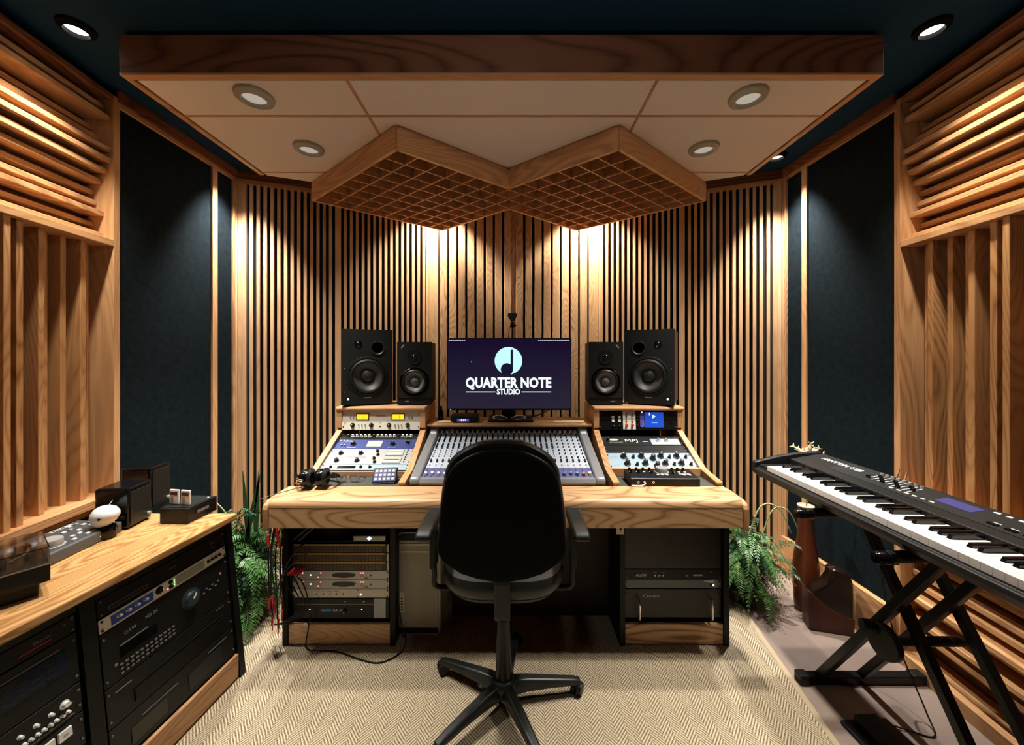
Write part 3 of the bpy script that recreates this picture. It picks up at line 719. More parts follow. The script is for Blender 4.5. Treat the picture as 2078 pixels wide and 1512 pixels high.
def plate(name, w_, z0, z1, holes, y0, th, m, parent, n=36):
    """front board with round holes: filled between the outlines, then given thickness"""
    from mathutils.geometry import tessellate_polygon
    loops = [[Vector((-w_, z0, 0)), Vector((w_, z0, 0)), Vector((w_, z1, 0)), Vector((-w_, z1, 0))]]
    loops += [[Vector((x+r*math.cos(2*PI*i/n), z+r*math.sin(2*PI*i/n), 0)) for i in range(n)] for x, z, r in holes]
    flat = [p for lp in loops for p in lp]; N = len(flat); tris = tessellate_polygon(loops)
    v_ = [(p.x, y0, p.y) for p in flat]+[(p.x, y0+th, p.y) for p in flat]
    f_ = [tuple(t) for t in tris]+[tuple(i+N for i in t)[::-1] for t in tris]; o_ = 0
    for lp in loops:
        k = len(lp); f_ += [(o_+i, o_+(i+1) % k, N+o_+(i+1) % k, N+o_+i) for i in range(k)]; o_ += k
    me = bpy.data.meshes.new(name); me.from_pydata(v_, [], f_); finish(me, False, m)
    o = bpy.data.objects.new(name, me); COL.objects.link(o); o.parent = parent; return o
def big_speaker(x, y, ang, s, label):
    t = thing('studio_speaker', label, 'speaker', T(x, y, 1.131) @ RZ(ang), 'large studio speakers')
    part('cabinet', MB().box(-.148, .148, .040, .27, .012, .476), SPW if s > 0 else CAB, t, bevel=.006)
    # baffle frame round the wells
    plate('baffle', .150, .010, .478, [(0, .185, .092), (-s*.060, .362, .036)], 0, .040, CAB, t)
    d = thing('woofer', None, None, T(0, -.0005, .185)); d.parent = t
    d.matrix_basis = T(0, -.002, .185)
    driver(.095, (0, 0), d, RUBB, CONE, CHPL)
    part('bezel', MB().lathe([(.125, .002), (.122, -.003), (.112, -.004), (.108, 0)], 44, (0, -.001, .185), 'y'), RUBB, t, smooth=True)
    part('tweeter', MB().lathe([(.024, .001), (.022, -.003), (.014, -.001), (.009, -.005), (0, -.007)], 24, (s*.055, 0, .385), 'y'), BLKG, t, smooth=True)
    part('port_ring', MB().lathe([(.045, .001), (.042, -.005), (.036, -.002), (.034, .0005)], 32, (-s*.060, 0, .362), 'y'), CHPL, t, smooth=True)
    part('port', MB().cyl((-s*.060, .034, .362), (-s*.060, .0395, .362), .0358, n=32), mat('port_void', (.001, .001, .001), 1, spec=0), t)
    part('badge', MB().box(-.022, .020, -.0006, .0012, .047, .053), GRYF, t)
    part('power_lamp', MB().cyl((s*.112, -.0012, .045), (s*.112, .0012, .045), .006, n=12), EWHT, t)
    for zz in (.235, .09): part('screw', MB().cyl((s*.132, -.001, zz), (s*.132, .0012, zz), .003, n=8), GRYF, t)
    for fx in (-.12, .12):
        for fy in (.04, .23): part('foot', MB().cyl((fx, fy, 0), (fx, fy, .012), .012, n=12), RUBB, t)
    return t
# cones recess into the baffle: cut wells with a boolean-free ring baffle
big_speaker(-.905, 2.385, .43, -1, 'large black two-way speaker beyond the slimmer one on the cabinet side')
big_speaker(.858, 2.39, -.49, 1, 'large black speaker with a brown side, standing nearest the keyboard')
def small_speaker(x, y, ang, s, label):
    t = thing('monitor_speaker', label, 'speaker', T(x, y, 1.131) @ RZ(ang), 'slim studio speakers')
    part('cabinet', MB().box(-.106, .106, .032, .26, .006, .398), CAB, t, bevel=.004)
    plate('baffle', .107, .048, .400, [(0, .150, .066)], 0, .032, CABG, t)
    part('base_band', MB().box(-.107, .107, .004, .032, .004, .046), CAB, t, bevel=.003)
    d = thing('woofer', None, None, None); d.parent = t; d.matrix_basis = T(-s*.0, -.002, .150)
    driver(.068, (0, 0), d, RUBB, mat('cone_grey', (.13, .13, .125), .5), mat('cap_grey', (.10, .10, .10), .3))
    part('bezel', MB().lathe([(.092, .002), (.090, -.003), (.080, -.003), (.077, 0)], 40, (0, -.001, .150), 'y'), BLKG, t, smooth=True)
    part('waveguide', MB().lathe([(.046, .001), (.044, -.004), (.022, .0), (.014, -.003)], 32, (0, -.001, .305), 'y'), RUBB, t, smooth=True)
    part('tweeter', MB().lathe([(.014, -.003), (.010, -.008), (0, -.011)], 20, (0, -.001, .305), 'y'), BLKG, t, smooth=True)
    a0 = PI*.55 if s < 0 else PI*.05
    arcp = [(.086*math.cos(a0+k*.1), -.006, .150+.086*math.sin(a0+k*.1)) for k in range(9)]
    if s < 0: arcp = [(.086*math.cos(a), -.006, .150+.086*math.sin(a)) for a in [PI*.60+k*.09 for k in range(9)]]
    part('chrome_arc', MB().tube(arcp, .0022, 6), CHROME, t, smooth=True)
    o = part('logo_mark', MB().box(-.014, .014, -.001, .0015, -.004, .004), SIL, t, loc=(s*.072, 0, .372)); o.rotation_euler = (0, s*.9, 0)
    part('badge', MB().box(-.012, .012, .0015, .0045, -.003, .003), GRYF, t, loc=(-s*0+s*(-.0)+(.045 if s > 0 else -.045), 0, .024))
    return t
small_speaker(-.616, 2.40, .10, -1, 'slim black speaker beside the screen, on the cabinet side')
small_speaker(.592, 2.40, -.10, 1, 'slim black speaker beside the screen, on the keyboard side')

# ------------------------------------------------------------------ computer screen
ms = thing('computer_monitor', 'wide computer monitor showing the QUARTER NOTE STUDIO logo', 'monitor', (-.018, 2.46, 1.021))
SW, SH, Z0 = .402, .468, .070
part('bezel', MB().box(-SW, SW, 0, .022, Z0, Z0+SH), BLKP, ms, bevel=.003)
part('rear_housing', MB().box(-.25, .25, .022, .05, Z0+.06, Z0+SH-.06), BLKP, ms, bevel=.01)
def screen_mat():
    m, n, l, b = new_mat('screen_gradient')
    tc = n.new('ShaderNodeTexCoord'); sx = n.new('ShaderNodeSeparateXYZ'); l.new(tc.outputs['Object'], sx.inputs[0])
    rp = n.new('ShaderNodeValToRGB'); mr = n.new('ShaderNodeMapRange'); mr.inputs['From Min'].default_value = Z0; mr.inputs['From Max'].default_value = Z0+SH
    l.new(sx.outputs[2], mr.inputs['Value']); l.new(mr.outputs[0], rp.inputs[0])
    e = rp.color_ramp.elements; e[0].position = .05; e[0].color = (.020, .017, .035, 1); e[1].position = .95; e[1].color = (.008, .003, .022, 1)
    b.inputs['Base Color'].default_value = (.004, .004, .005, 1); b.inputs['Roughness'].default_value = .25
    l.new(rp.outputs[0], b.inputs['Emission Color']); b.inputs['Emission Strength'].default_value = 1
    return m
part('screen', MB().box(-SW+.006, SW-.006, -.0008, .0004, Z0+.012, Z0+SH-.006), screen_mat(), ms)
lz = Z0+SH-.148
lx = -.005
scr = E('note_dark', (.006, .005, .03), 1)
WORD = E('logo_white', (.86, .95, 1), 1.1)
part('logo_disc', MB().cyl((lx, -.0020, lz), (lx, -.0010, lz), .089, n=48), ECYAN, ms)
part('note_head', MB().cyl((lx-.010, -.0032, lz-.055), (lx-.010, -.0022, lz-.055), .040, n=32), scr, ms)
part('note_stem', MB().box(lx+.014, lx+.030, -.0032, -.0022, lz-.055, lz+.072), scr, ms)
text('lettering', 'QUARTER NOTE', .090, WORD, ms, (lx, -.0015, Z0+.175), bold=.0035, sx=.82)
text('lettering', 'STUDIO', .050, WORD, ms, (lx, -.0015, Z0+.118), bold=.0018, sx=.84)
for s in (-1, 1): part('logo_line', MB().box(*sorted((lx+s*.085, lx+s*.275)), -.0015, -.0006, Z0+.116, Z0+.121), WORD, ms)
mb = MB()
for k in range(9): mb.box(-SW+.012+.012*k, -SW+.021+.012*k, -.0015, -.0006, Z0+SH-.017, Z0+SH-.012)
for k in range(17): mb.box(SW-.215+.012*k, SW-.206+.012*k, -.0015, -.0006, Z0+SH-.017, Z0+SH-.012)
part('menu_text', mb, WORD, ms, kind='stuff')
part('pointer', MB().prism([(-.245, Z0+.318), (-.239, Z0+.312), (-.245, Z0+.309)], -.0015, -.0006, 'y'), WORD, ms)
part('stand_neck', MB().box(-.035, .035, .026, .05, .012, Z0+.2), BLKP, ms, bevel=.004)
part('stand_base', MB().box(-.135, .155, -.045, .15, 0, .014), BLKP, ms, bevel=.006, seg=3)
for s in (-1, 1):
    part('stand_strut', MB().tube(arc([(s*.012, -.05, .030), (s*.06, -.05, .046), (s*.105, -.05, .034), (s*.06, -.05, .020), (s*.012, -.05, .026)]), .0022, 6), CHROME, ms, smooth=True)
part('power_lamp', MB().box(-SW+.02, -SW+.024, -.001, .0005, Z0+.003, Z0+.008), EGRN, ms)

t = thing('desk_clock', 'small black box with lit blue-white display below the screen', 'device', (-.30, 2.425, 1.021))
part('case', MB().box(-.088, .088, -.035, .07, 0, .048), BLKP, t, bevel=.005)
part('display', MB().box(-.045, .030, -.0365, -.034, .010, .026), E('display_violet', (.10, .08, .45), .8), t)
text('lettering', '10:04', .016, EWHT, t, (-.01, -.0372, .018), sx=1.2)
t = thing('small_bottle', 'little black bottle behind the bridge beside the slim cabinet-side speaker', 'bottle', (-.468, 2.50, 1.021))
part('body', MB().lathe([(.017, 0), (.019, .004), (.019, .055), (.012, .068), (.008, .075)], 20), BLKG, t, smooth=True)
part('cap', MB().cyl((0, 0, .075), (0, 0, .092), .009, n=14), BLKP, t)
for (x0, x1), lab in (((-.47, -.372), 'pale wooden offcut lying on the bridge beside the little bottle'), ((.26, .44), 'pale wooden offcut lying on the bridge at the keyboard side')):
    tag(part('wood_strip', MB().prism([(x0, 2.385), (x1, 2.39), (x1+.02, 2.41), (x1+.01, 2.425), (x0+.01, 2.42)], 1.0212, 1.031), mat('pale_wood', (.78, .62, .36), .5), bevel=.002), lab, 'wood', 'offcuts on the bridge')

# camera on a thin stand behind the screen
t = thing('webcam', 'black triangular webcam on a thin pole above the screen', 'webcam', (.003, 2.60, 1.021))
part('pole', MB().cyl((0, 0, .0), (0, 0, .62), .0045, n=10), BLKP, t)
part('head', MB().prism([(-.030, .690), (-.034, .700), (-.028, .712), (.028, .712), (.034, .700), (.030, .690), (.008, .655), (-.008, .655)], -.018, .018, 'y'), mat('blue_black', (.008, .013, .03), .35), t, bevel=.006, seg=3)
part('clamp', MB().box(-.014, .014, -.012, .012, .615, .652), BLKP, t, bevel=.003)
part('clamp_knob', MB().cyl((.014, 0, .63), (.026, 0, .63), .008, n=12), BLKP, t)
part('cable', MB().tube(arc([(-.012, 0, .64), (-.028, 0, .55), (-.022, 0, .40), (-.006, .004, .25)]), .002, 6), BLKP, t, smooth=True)
for k, (pts) in enumerate([[(.08, 2.44, 1.045), (.16, 2.46, 1.060), (.22, 2.45, 1.085), (.16, 2.48, 1.10)], [(.05, 2.43, 1.04), (.13, 2.44, 1.05), (.20, 2.46, 1.07), (.26, 2.50, 1.10)]]):
    tag(part('cable', MB().tube(arc(pts), .003, 6), BLKP, smooth=True), ['thin black cable looping beside the screen foot', 'thin black cable climbing behind the screen foot'][k], 'cable')

# ------------------------------------------------------------------ things on the desk
# headphones
t = thing('headphones', 'black studio headphones lying on the desk edge', 'headphones', T(-.965, 1.885, .796) @ RZ(.15))
for s, nx in ((-1, -.05), (1, .02)):
    part('ear_cup', MB().lathe([(.0, -.028), (.030, -.027), (.040, -.018), (.043, 0), (.040, .012)], 28, (nx, 0, .046), 'x'), BLKG, t, smooth=True)
    part('ear_pad', MB().lathe([(.030, .010), (.044, .012), (.047, .020), (.043, .029), (.028, .030)], 28, (nx, 0, .046), 'x'), RUBB, t, smooth=True)
part('headband', MB().tube(arc([(-.10, 0, .062), (-.105, .05, .040), (-.04, .105, .020), (.03, .11, .018), (.085, .05, .035), (.075, 0, .06)]), .009, 8), BLKP, t, smooth=True)
part('headband_pad', MB().tube(arc([(-.07, .085, .022), (-.01, .112, .020), (.055, .09, .024)]), .013, 8), RUBB, t, smooth=True)
part('yoke', MB().tube(arc([(-.088, 0, .046), (-.082, -.03, .05), (-.05, -.046, .046)]), .006, 8), CHROME, t, smooth=True)
part('yoke', MB().tube(arc([(.085, 0, .046), (.075, -.02, .055), (.04, -.045, .046)]), .006, 8), BLKG, t, smooth=True)
part('cord', MB().tube(arc([(-.06, -.03, .012), (-.10, -.06, .010), (-.155, -.10, .006), (-.20, -.135, -.006), (-.235, -.16, -.05)]), .0022, 6), BLKP, t, smooth=True)
# eyeglasses
t = thing('eyeglasses', 'thin-rimmed eyeglasses folded open on the dark tray', 'eyeglasses', T(-.848, 1.965, .7905) @ RX(-.25))
for s in (-1, 1):
    el = [(s*.034+.026*math.cos(a)*(1 if abs(math.cos(a)) < .9 else 1), 0, .021+.019*math.sin(a)) for a in [2*PI*k/20 for k in range(21)]]
    part('rim', MB().tube(el, .0012, 6), CHROME, t, smooth=True)
    part('lens', MB().prism([(p[0], p[2]) for p in el[:-1]], -.0006, .0006, 'y'), LENS, t)
    part('temple', MB().tube(arc([(s*.061, 0, .028), (s*.063, .05, .022), (s*.060, .10, .014), (s*.056, .125, .004)]), .0018, 6), BLKP, t, smooth=True)
part('bridge', MB().tube(arc([(-.009, 0, .026), (0, -.002, .030), (.009, 0, .026)]), .0013, 6), CHROME, t, smooth=True)
# key pad with lit keys
t = thing('button_pad', 'small black control pad with fifteen lit keys on the tray', 'control pad', T(-.655, 1.955, .791) @ RZ(.10))
part('stand', MB().prism([(-.02, 0), (.06, 0), (.045, .05), (-.02, .006)], -.055, .055, 'x'), BLKP, t, bevel=.002)
pad = part('case', MB().box(-.060, .060, -.010, .008, 0, .082), BLKP, t, bevel=.005, seg=3); pad.location = (0, -.012, .004); pad.rotation_euler = (-.75, 0, 0)
for i in range(5):
    for j in range(3):
        k = shared('padkey', lambda mb: mb.box(-.008, .008, -.002, .001, -.008, .008), 'key', E('pad_key', (.06, .06, .30), .8) if (i+j) % 2 else E('pad_key_b', (.10, .12, .42), .9), pad, (-.042+.021*i, -.0102, .017+.0215*j), smooth=False)
        shared('padicon', lambda mb: mb.box(-.0045, .0045, -.0028, -.0018, -.0035, .0035), 'icon', EWHT, pad, (-.042+.021*i, -.0102, .017+.0215*j), smooth=False)
part('cable', MB().tube(arc([(.05, .03, .01), (.085, .045, .02), (.12, .03, .030), (.135, -.02, .02), (.12, -.03, .006)]), .0018, 6), BLKP, t, smooth=True)

def controller(name, label, M, L, W, H, nk, tone, big, txt):
    t = thing(name, label, 'controller', M)
    part('case', MB().prism([(-W/2, 0), (-W/2, H*.75), (-W/2+.006, H*.82), (W/2-.004, H), (W/2, H*.95), (W/2, 0)], -L/2, L/2, 'x'), tone, t, bevel=.003)
    tl = math.atan2(H*.18, W); top = lambda y: H*.82+(y+W/2)/W*H*.18
    def on(nm, x, y, mb, m):
        o = part(nm, mb, m, t, smooth=True); o.location = (x, y, top(y)-.001); o.rotation_euler = (tl, 0, 0)
    on('volume_knob', big[0], big[1], MB().lathe([(big[2]*1.2, 0), (big[2]*1.2, .003), (big[2], .004), (big[2], .022), (big[2]*.94, .026), (0, .026)], 36), SIL)
    for (x, y, r, hh, m) in nk: on('knob', x, y, MB().lathe([(r, 0), (r*.8, hh), (0, hh)], 12), m)
    return t, on, top, tl
nk = [(-.15+.035*i, .038, .0075, .018, BLKP) for i in range(5)]+[(.05+.03*i+.02, .038, .0075, .018, BLKP) for i in range(3)]
nk += [(-.15, .012, .008, .018, BLKP), (-.11, .012, .008, .018, BLKP), (-.045, .006, .007, .014, BLKP), (.062, .0, .007, .014, BLKP)]
t, on, top, tl = controller('monitor_controller', 'black monitor controller with a large silver knob on the desk tray', T(.768, 1.965, .791) @ RZ(-.02), .345, .13, .050, nk, BLKP, (.012, .022, .030), '')
for i, (x, y) in enumerate([(-.15+.035*i, .020) for i in range(5)]+[(.0, -.02), (.025, -.022), (-.02, -.018), (.07, .018), (.10, .016), (.13, .016), (.11, -.022), (.14, -.022)]):
    on('button', x, y, MB().cyl((0, 0, 0), (0, 0, .004), .0065, n=12), WHT if i != 8 else EGRN)
on('marking', .12, -.005, MB().box(-.03, .03, -.003, .003, 0, .0012), WHT)
for x in (-.135, -.105, -.06): part('jack', MB().lathe([(.003, 0), (.003, -.003), (.006, -.003), (.006, 0)], 12, (x, -.065, .022), 'y'), CHROME, t, smooth=True)
part('plug_cable', MB().tube(arc([(-.105, -.066, .022), (-.105, -.078, .016), (-.13, -.078, .008), (-.17, -.07, .006)]), .003, 8), WHT, t, smooth=True)

# grey mouse on the desk edge
t = thing('computer_mouse', 'grey computer mouse on the desk edge half hidden by the chair', 'mouse', T(.21, 1.80, .790))
part('shell', MB().loft([[(.032*sc_*math.cos(a), .052*sc_*math.sin(a), z) for a in [2*PI*k/20 for k in range(20)]] for sc_, z in ((.96, .001), (1, .008), (.95, .018), (.75, .027), (.4, .032))]), GREYM, t, smooth=True)
part('wheel', MB().cyl((-.003, .028, .026), (.003, .028, .026), .007, n=12), BLKP, t)

# ------------------------------------------------------------------ computer tower
t = thing('computer_tower', 'champagne metal computer tower standing between pedestal and chair', 'computer', (-.478, 1.945, .010))
def rrect(w_, z0, z1, r=.03, k=5):
    o = []
    for cx_, cz_, a0 in ((w_-r, z1-r, 0), (-w_+r, z1-r, PI/2), (-w_+r, z0+r, PI), (w_-r, z0+r, 1.5*PI)):
        o += [(cx_+r*math.cos(a0+i*PI/2/k), cz_+r*math.sin(a0+i*PI/2/k)) for i in range(k+1)]
    return o
part('body', MB().prism(rrect(.110, .0, .530), .006, .45, 'y'), CHAMP, t, smooth=True)
part('front_mesh', MB().prism(rrect(.100, .045, .490, .008), .0, .0062, 'y'), CHAMPD, t)
part('top_slot', MB().prism(rrect(.099, .495, .522, .010), .001, .0062, 'y'), BLK, t)
part('bottom_slot', MB().prism(rrect(.099, .016, .042, .006), .001, .0062, 'y'), BLK, t)
for z in (.435, .470): part('bay_line', MB().box(-.098, .098, -.003, .001, z-.006, z+.006), CHAMP, t, bevel=.002)
part('port_strip', MB().box(-.096, -.074, -.002, .001, .125, .225), CRM, t)
for i in range(5): part('port', MB().box(-.089, -.080, -.003, -.001, .135+.014*i, .142+.014*i), BLK, t)
part('rim', MB().tube([(x, .004, z) for x, z in rrect(.109, .001, .529)]+[(.109, .004, .499)], .0035, 6), SIL, t, smooth=True)

# ------------------------------------------------------------------ office chair
ch = thing('office_chair', 'black swivel office chair with armrests, seen from behind', 'chair', (-.035, 1.54, .010))
ow = [(897, 0), (899, 40), (905, 58), (913, 76), (925, 95), (937, 107), (960, 118), (1000, 125), (1025, 128), (1060, 131), (1100, 134), (1120, 132), (1135, 123), (1150, 106), (1165, 85), (1177, 52), (1184, 20), (1185, 0)]
K = 1.33/F
def back_outline(y, inset_w=1.0, top=897, bot=1185, curve=0.0):
    pts = []
    for yy, hw in ow:
        t_ = (yy-897)/(1185-897); yq = top+(bot-top)*t_
        pts.append((hw*inset_w*K, CH-(yq-HZ)*K))
    ring = [(x, z) for x, z in pts]+[(-x, z) for x, z in pts[::-1][1:-1]]
    out = []
    for x, z in ring:
        out.append((x-.035+.0, y+curve*(x*x)*1.2-.10*(z-.9)*0, z))
    return out
def shrink(ring, f, dy):
    cz = sum(p[2] for p in ring)/len(ring); cx_ = sum(p[0] for p in ring)/len(ring)
    return [(cx_+(x-cx_)*f, y+dy, cz+(z-cz)*f) for x, y, z in ring]
shell = back_outline(1.335, .97, 917, 1184, -.25)
part('back_shell', MB().loft([shrink(shell, .80, -.010), shrink(shell, .93, -.008), shrink(shell, .985, -.003), shrink(shell, 1, .004), shrink(shell, 1, .016)]), CHAIRF, ch, smooth=True, world=True)
rr = back_outline(1.352, 1.0, 897, 1180, -.25)
part('shell_edge', MB().loft([shrink(shell, 1.0, .012), shrink(shell, 1.012, .016), shrink(shell, 1.0, .022)]), BLKP, ch, smooth=True, world=True)
part('back_cushion', MB().loft([shrink(rr, .96, .004), shrink(rr, .99, .012), shrink(rr, 1.0, .026), shrink(rr, .985, .045), shrink(rr, .93, .062), shrink(rr, .75, .075)]), LEATH, ch, smooth=True, world=True)
def sq(w_, d_, z, cy, p=3.2, n=32):
    o = []
    for k in range(n):
        a = 2*PI*k/n; c, s_ = math.cos(a), math.sin(a)
        o.append((-.035+w_*math.copysign(abs(c)**(2/p), c), cy+d_*math.copysign(abs(s_)**(2/p), s_), z))
    return o
part('seat', MB().loft([sq(.19, .18, .520, 1.645), sq(.232, .222, .530, 1.645), sq(.246, .240, .552, 1.645), sq(.250, .245, .580, 1.645), sq(.240, .235, .605, 1.645), sq(.19, .19, .620, 1.645)]), LEATH, ch, smooth=True, world=True)
part('seat_pan', MB().loft([sq(.15, .14, .498, 1.645), sq(.215, .205, .508, 1.645), sq(.232, .222, .528, 1.645)]), BLKP, ch, smooth=True, world=True)
part('back_bracket', MB().prism([(1.345, .78), (1.362, .78), (1.375, .56), (1.40, .510), (1.60, .495), (1.60, .476), (1.385, .480), (1.35, .51), (1.335, .64)], -.035-.029, -.035+.029, 'x'), BLKP, ch, bevel=.005, world=True)
part('mechanism', MB().box(-.035-.07, -.035+.07, 1.50, 1.66, .465, .497), BLKM, ch, bevel=.008, world=True)
for s in (-1, 1):
    cx_ = -.035+s*.298
    pad_ = [(1.665, .755), (1.665, .775), (1.64, .790), (1.48, .786), (1.425, .778), (1.412, .765), (1.418, .750), (1.45, .748), (1.64, .748)]
    part('armrest', MB().prism(pad_, cx_-.030, cx_+.030, 'x'), CHPL, ch, bevel=.010, seg=3, smooth=True, world=True)
    part('arm_support', MB().box(cx_-s*.018-.012, cx_-s*.018+.012, 1.50, 1.57, .60, .75), BLKP, ch, bevel=.006, world=True)
    part('arm_bracket', MB().tube(arc([(cx_-s*.018, 1.535, .64), (cx_-s*.020, 1.535, .57), (cx_-s*.03, 1.54, .512), (-.035+s*.15, 1.56, .500)]), .011, 8), BLKM, ch, smooth=True, world=True)
hub = Vector((-.035, 1.575, 0))
part('gas_lift', MB().lathe([(.024, .30), (.024, .47)], 20, tuple(hub)), BLKM, ch, smooth=True, world=True)
part('lift_sleeve', MB().lathe([(.034, .115), (.030, .24), (.031, .245), (.027, .33), (.028, .335), (.026, .36)], 24, tuple(hub)), BLKP, ch, smooth=True, world=True)
part('hub', MB().lathe([(.03, .050), (.052, .060), (.055, .10), (.044, .118), (.034, .122)], 24, tuple(hub)), CHPL, ch, smooth=True, world=True)
part('lever', MB().tube([(.03, 1.58, .48), (.12, 1.60, .47), (.20, 1.61, .47)], .006, 8), BLKP, ch, smooth=True, world=True)
for k in range(5):
    a = math.radians(80+72*k); d = Vector((math.cos(a), math.sin(a), 0)); nrm = Vector((-d.y, d.x, 0)); rings = []
    for q, wd, zt, zb in ((.030, .030, .112, .055), (.10, .027, .108, .062), (.20, .023, .094, .062), (.30, .020, .080, .056), (.328, .017, .072, .052)):
        c = hub+d*q
        rings.append([tuple(c+nrm*wd*.9+Vector((0, 0, zb))), tuple(c+nrm*wd+Vector((0, 0, (zt+zb)/2))), tuple(c+nrm*wd*.6+Vector((0, 0, zt))), tuple(c-nrm*wd*.6+Vector((0, 0, zt))), tuple(c-nrm*wd+Vector((0, 0, (zt+zb)/2))), tuple(c-nrm*wd*.9+Vector((0, 0, zb)))])
    part('leg', MB().loft(rings), CHPL, ch, bevel=.004, smooth=True, world=True)
    cc = hub+d*.315
    cas = part('caster', MB().cyl(tuple(cc+Vector((0, 0, .034))), tuple(cc+Vector((0, 0, .06))), .012, n=12), BLKP, ch, world=True)
    a2 = a+.9; ax = Vector((-math.sin(a2), math.cos(a2), 0))
    for s in (-1, 1):
        wv = MB().cyl(tuple(cc+ax*s*.005+Vector((0, 0, .0355))), tuple(cc+ax*s*.022+Vector((0, 0, .0355))), .025, .022, 20)
        part('wheel', wv, BLKP, cas, smooth=True, world=False).matrix_basis = ch.matrix_basis.inverted()

# ------------------------------------------------------------------ cabinet of rack units along the wall
CM = T(-1.252, 1.735, 0) @ RZ(-.083)
cab = thing('rack_cabinet', 'low black rack cabinet with an oak top along the wall', 'cabinet', CM)
part('top', MB().prism([(-1.252, 1.735), (-1.397, -.008), (-1.640, -.008), (-1.842, 1.735)], .700, .728), TOPY, cab, bevel=.005, seg=3, world=True)
def face(y0, y1, z0, z1, back_=.45):
    xf = lambda z: -.028+(.70-z)*.095
    return [(xf(z0)-back_*0, 0)]
xf = lambda z: -.028+(.70-z)*.105
pst = [(xf(.699), .699), (xf(.012), .012), (-.235, .012), (-.235, .699)]
def yprism(poly, y0, y1): return MB().prism(poly, y0, y1, 'y')
for y0, y1 in ((-.034, -.004), (-.575, -.535), (-1.115, -1.075), (-1.70, -1.66)):
    part('upright', yprism(pst, y0, y1), BLK, cab)
part('back_panel', MB().box(-.252, -.236, -1.70, -.004, .012, .699), BLK, cab)
part('floor_panel', MB().box(-.234, -.03, -1.66, -.035, .10, .115), BLK, cab)
for y0, y1 in ((-.534, -.035), (-1.074, -.576)):
    part('plinth', MB().box(xf(.06)-.022, xf(.06)-.002, y0, y1, .016, .118), OY, cab, bevel=.004)
    part('top_gap_panel', MB().box(-.06, -.032, y0, y1, .665, .699), BLK, cab)
TL = math.atan(.105)
def cabu(yc, z0):
    return CM @ T(xf(z0)-.006, yc, z0) @ RZ(PI/2) @ RX(-TL)
Y1, Y2 = -.2845, -.825
BT = mat('tiny_print', (.13, .13, .125), .5)
CABINET_UNITS = True
unit('cassette_deck', 'black rack unit with outlined label at the top of the far cabinet bay', 'rack unit', cabu(Y1, .605), .058, BLKP,
     [('box', 'label_plate', -.15, .016, .12, .012, BT, .001), ('box', 'label_plate', -.15, .016, .116, .0085, BLK, .0016), ('box', 'marking', .0, .03, .03, .002, BT), ('box', 'marking', .18, .036, .02, .003, BT), ('box', 'marking', .18, .018, .01, .004, BT)])
its = [('box', 'blue_print', -.14, .022, .135, .030, mat('print_blue', (.03, .08, .40), .4), .001), ('box', 'display', .075, .022, .12, .030, mat('lcd_grey', (.32, .34, .27), .35), .0015)]
its += [('knob', -.185+.028*i, .026, .0065, SIL, .012) for i in range(4)]+[('knob', -.008, z, .0065, BLKP, .008) for z in (.014, .032)]
its += [('knob', .155+.018*i, .022, .006, BLKP, .01) for i in range(4)]+[('disc', 'led', .007, .012+.007*i, .002, EGRN) for i in range(4)]+[('disc', 'led', -.02, .012, .003, ERED), ('knob', -.05, .026, .012, BLKP, .008)]
unit('channel_strip', 'silver and blue rack strip with small display, brightest in the cabinet', 'rack unit', cabu(Y1, .555), .0445, CRM, its)
its = [('text', 'DAW', -.155, .135, .016, BT), ('box', 'marking', -.145, .105, .09, .003, BT), ('box', 'display', -.13, .082, .12, .032, BLKG, .002)]
its += [('box', 'button', -.19+.016*i, .045-.0*j-.014*j, .009, .005, BT, .003) for i in range(12) for j in range(3)]
its += [('knob', .065, .10, .034, mat('jog_dial', (.02, .035, .04), .25), .014), ('disc', 'led', -.205, .055, .004, mat('pink_dim', (.35, .2, .17), .5)), ('text', 'HD 24', -.085, .14, .016, BT)]
its += [('box', 'button', .12+.014*i, .085+.012*(i % 2), .008, .004, BT, .003) for i in range(6)]+[('disc', 'lamp', .205, .12, .005, mat('pink_dim', (.35, .2, .17), .5))]
unit('hard_disk_recorder', 'black rack recorder with large round jog dial in the far cabinet bay', 'rack unit', cabu(Y1, .378), .175, BLKP, its)
its = [('box', 'marking', -.19, .10, .05, .003, BT), ('box', 'groove', -.0, .075, .40, .0012, CHPL), ('box', 'drawer', .02, .045, .36, .04, BLKM, .004)]+[('box', 'marking', .17+.008*i, .11, .004, .002, BT) for i in range(5)]
unit('disc_player', 'plain black rack player below the jog dial recorder', 'rack unit', cabu(Y1, .250), .126, BLKP, its)
its = [('box', 'groove', -.08, .085, .13, .002, BT), ('box', 'panel', .10, .05, .15, .06, CHPL, .002), ('box', 'panel', -.12, .045, .12, .05, mat('olive_dark', (.025, .022, .012), .5), .002), ('box', 'marking', .16, .095, .09, .0015, BT)]
unit('tape_recorder', 'black rack recorder lowest in the far cabinet bay, above the oak plinth', 'rack unit', cabu(Y1, .128), .120, BLKP, its)
its = [('text', 'Phonic', .165, .028, .014, BT), ('box', 'marking', .15, .016, .07, .002, RED), ('disc', 'led', .215, .034, .002, BT), ('disc', 'badge', -.02, .015, .006, CHPL), ('box', 'marking', .03, .018, .06, .003, CHPL)]
unit('patch_unit', 'black rack unit at the top of the near cabinet bay', 'rack unit', cabu(Y2, .613), .050, BLKP, its)
its = [('box', 'marking', .135, .125, .13, .003, BT), ('box', 'window', .135, .085, .155, .065, mat('blue_window', (.01, .014, .03), .2), .002)]+[('box', 'button', .085+.03*i, .063+.018*j, .018, .004, CHPL, .003) for i in range(4) for j in range(3)]
its += [('box', 'slider', -.22+.020*i, .07, .010, .07, mat('slider_dark', (.028, .03, .034), .4), .004) for i in range(12)]
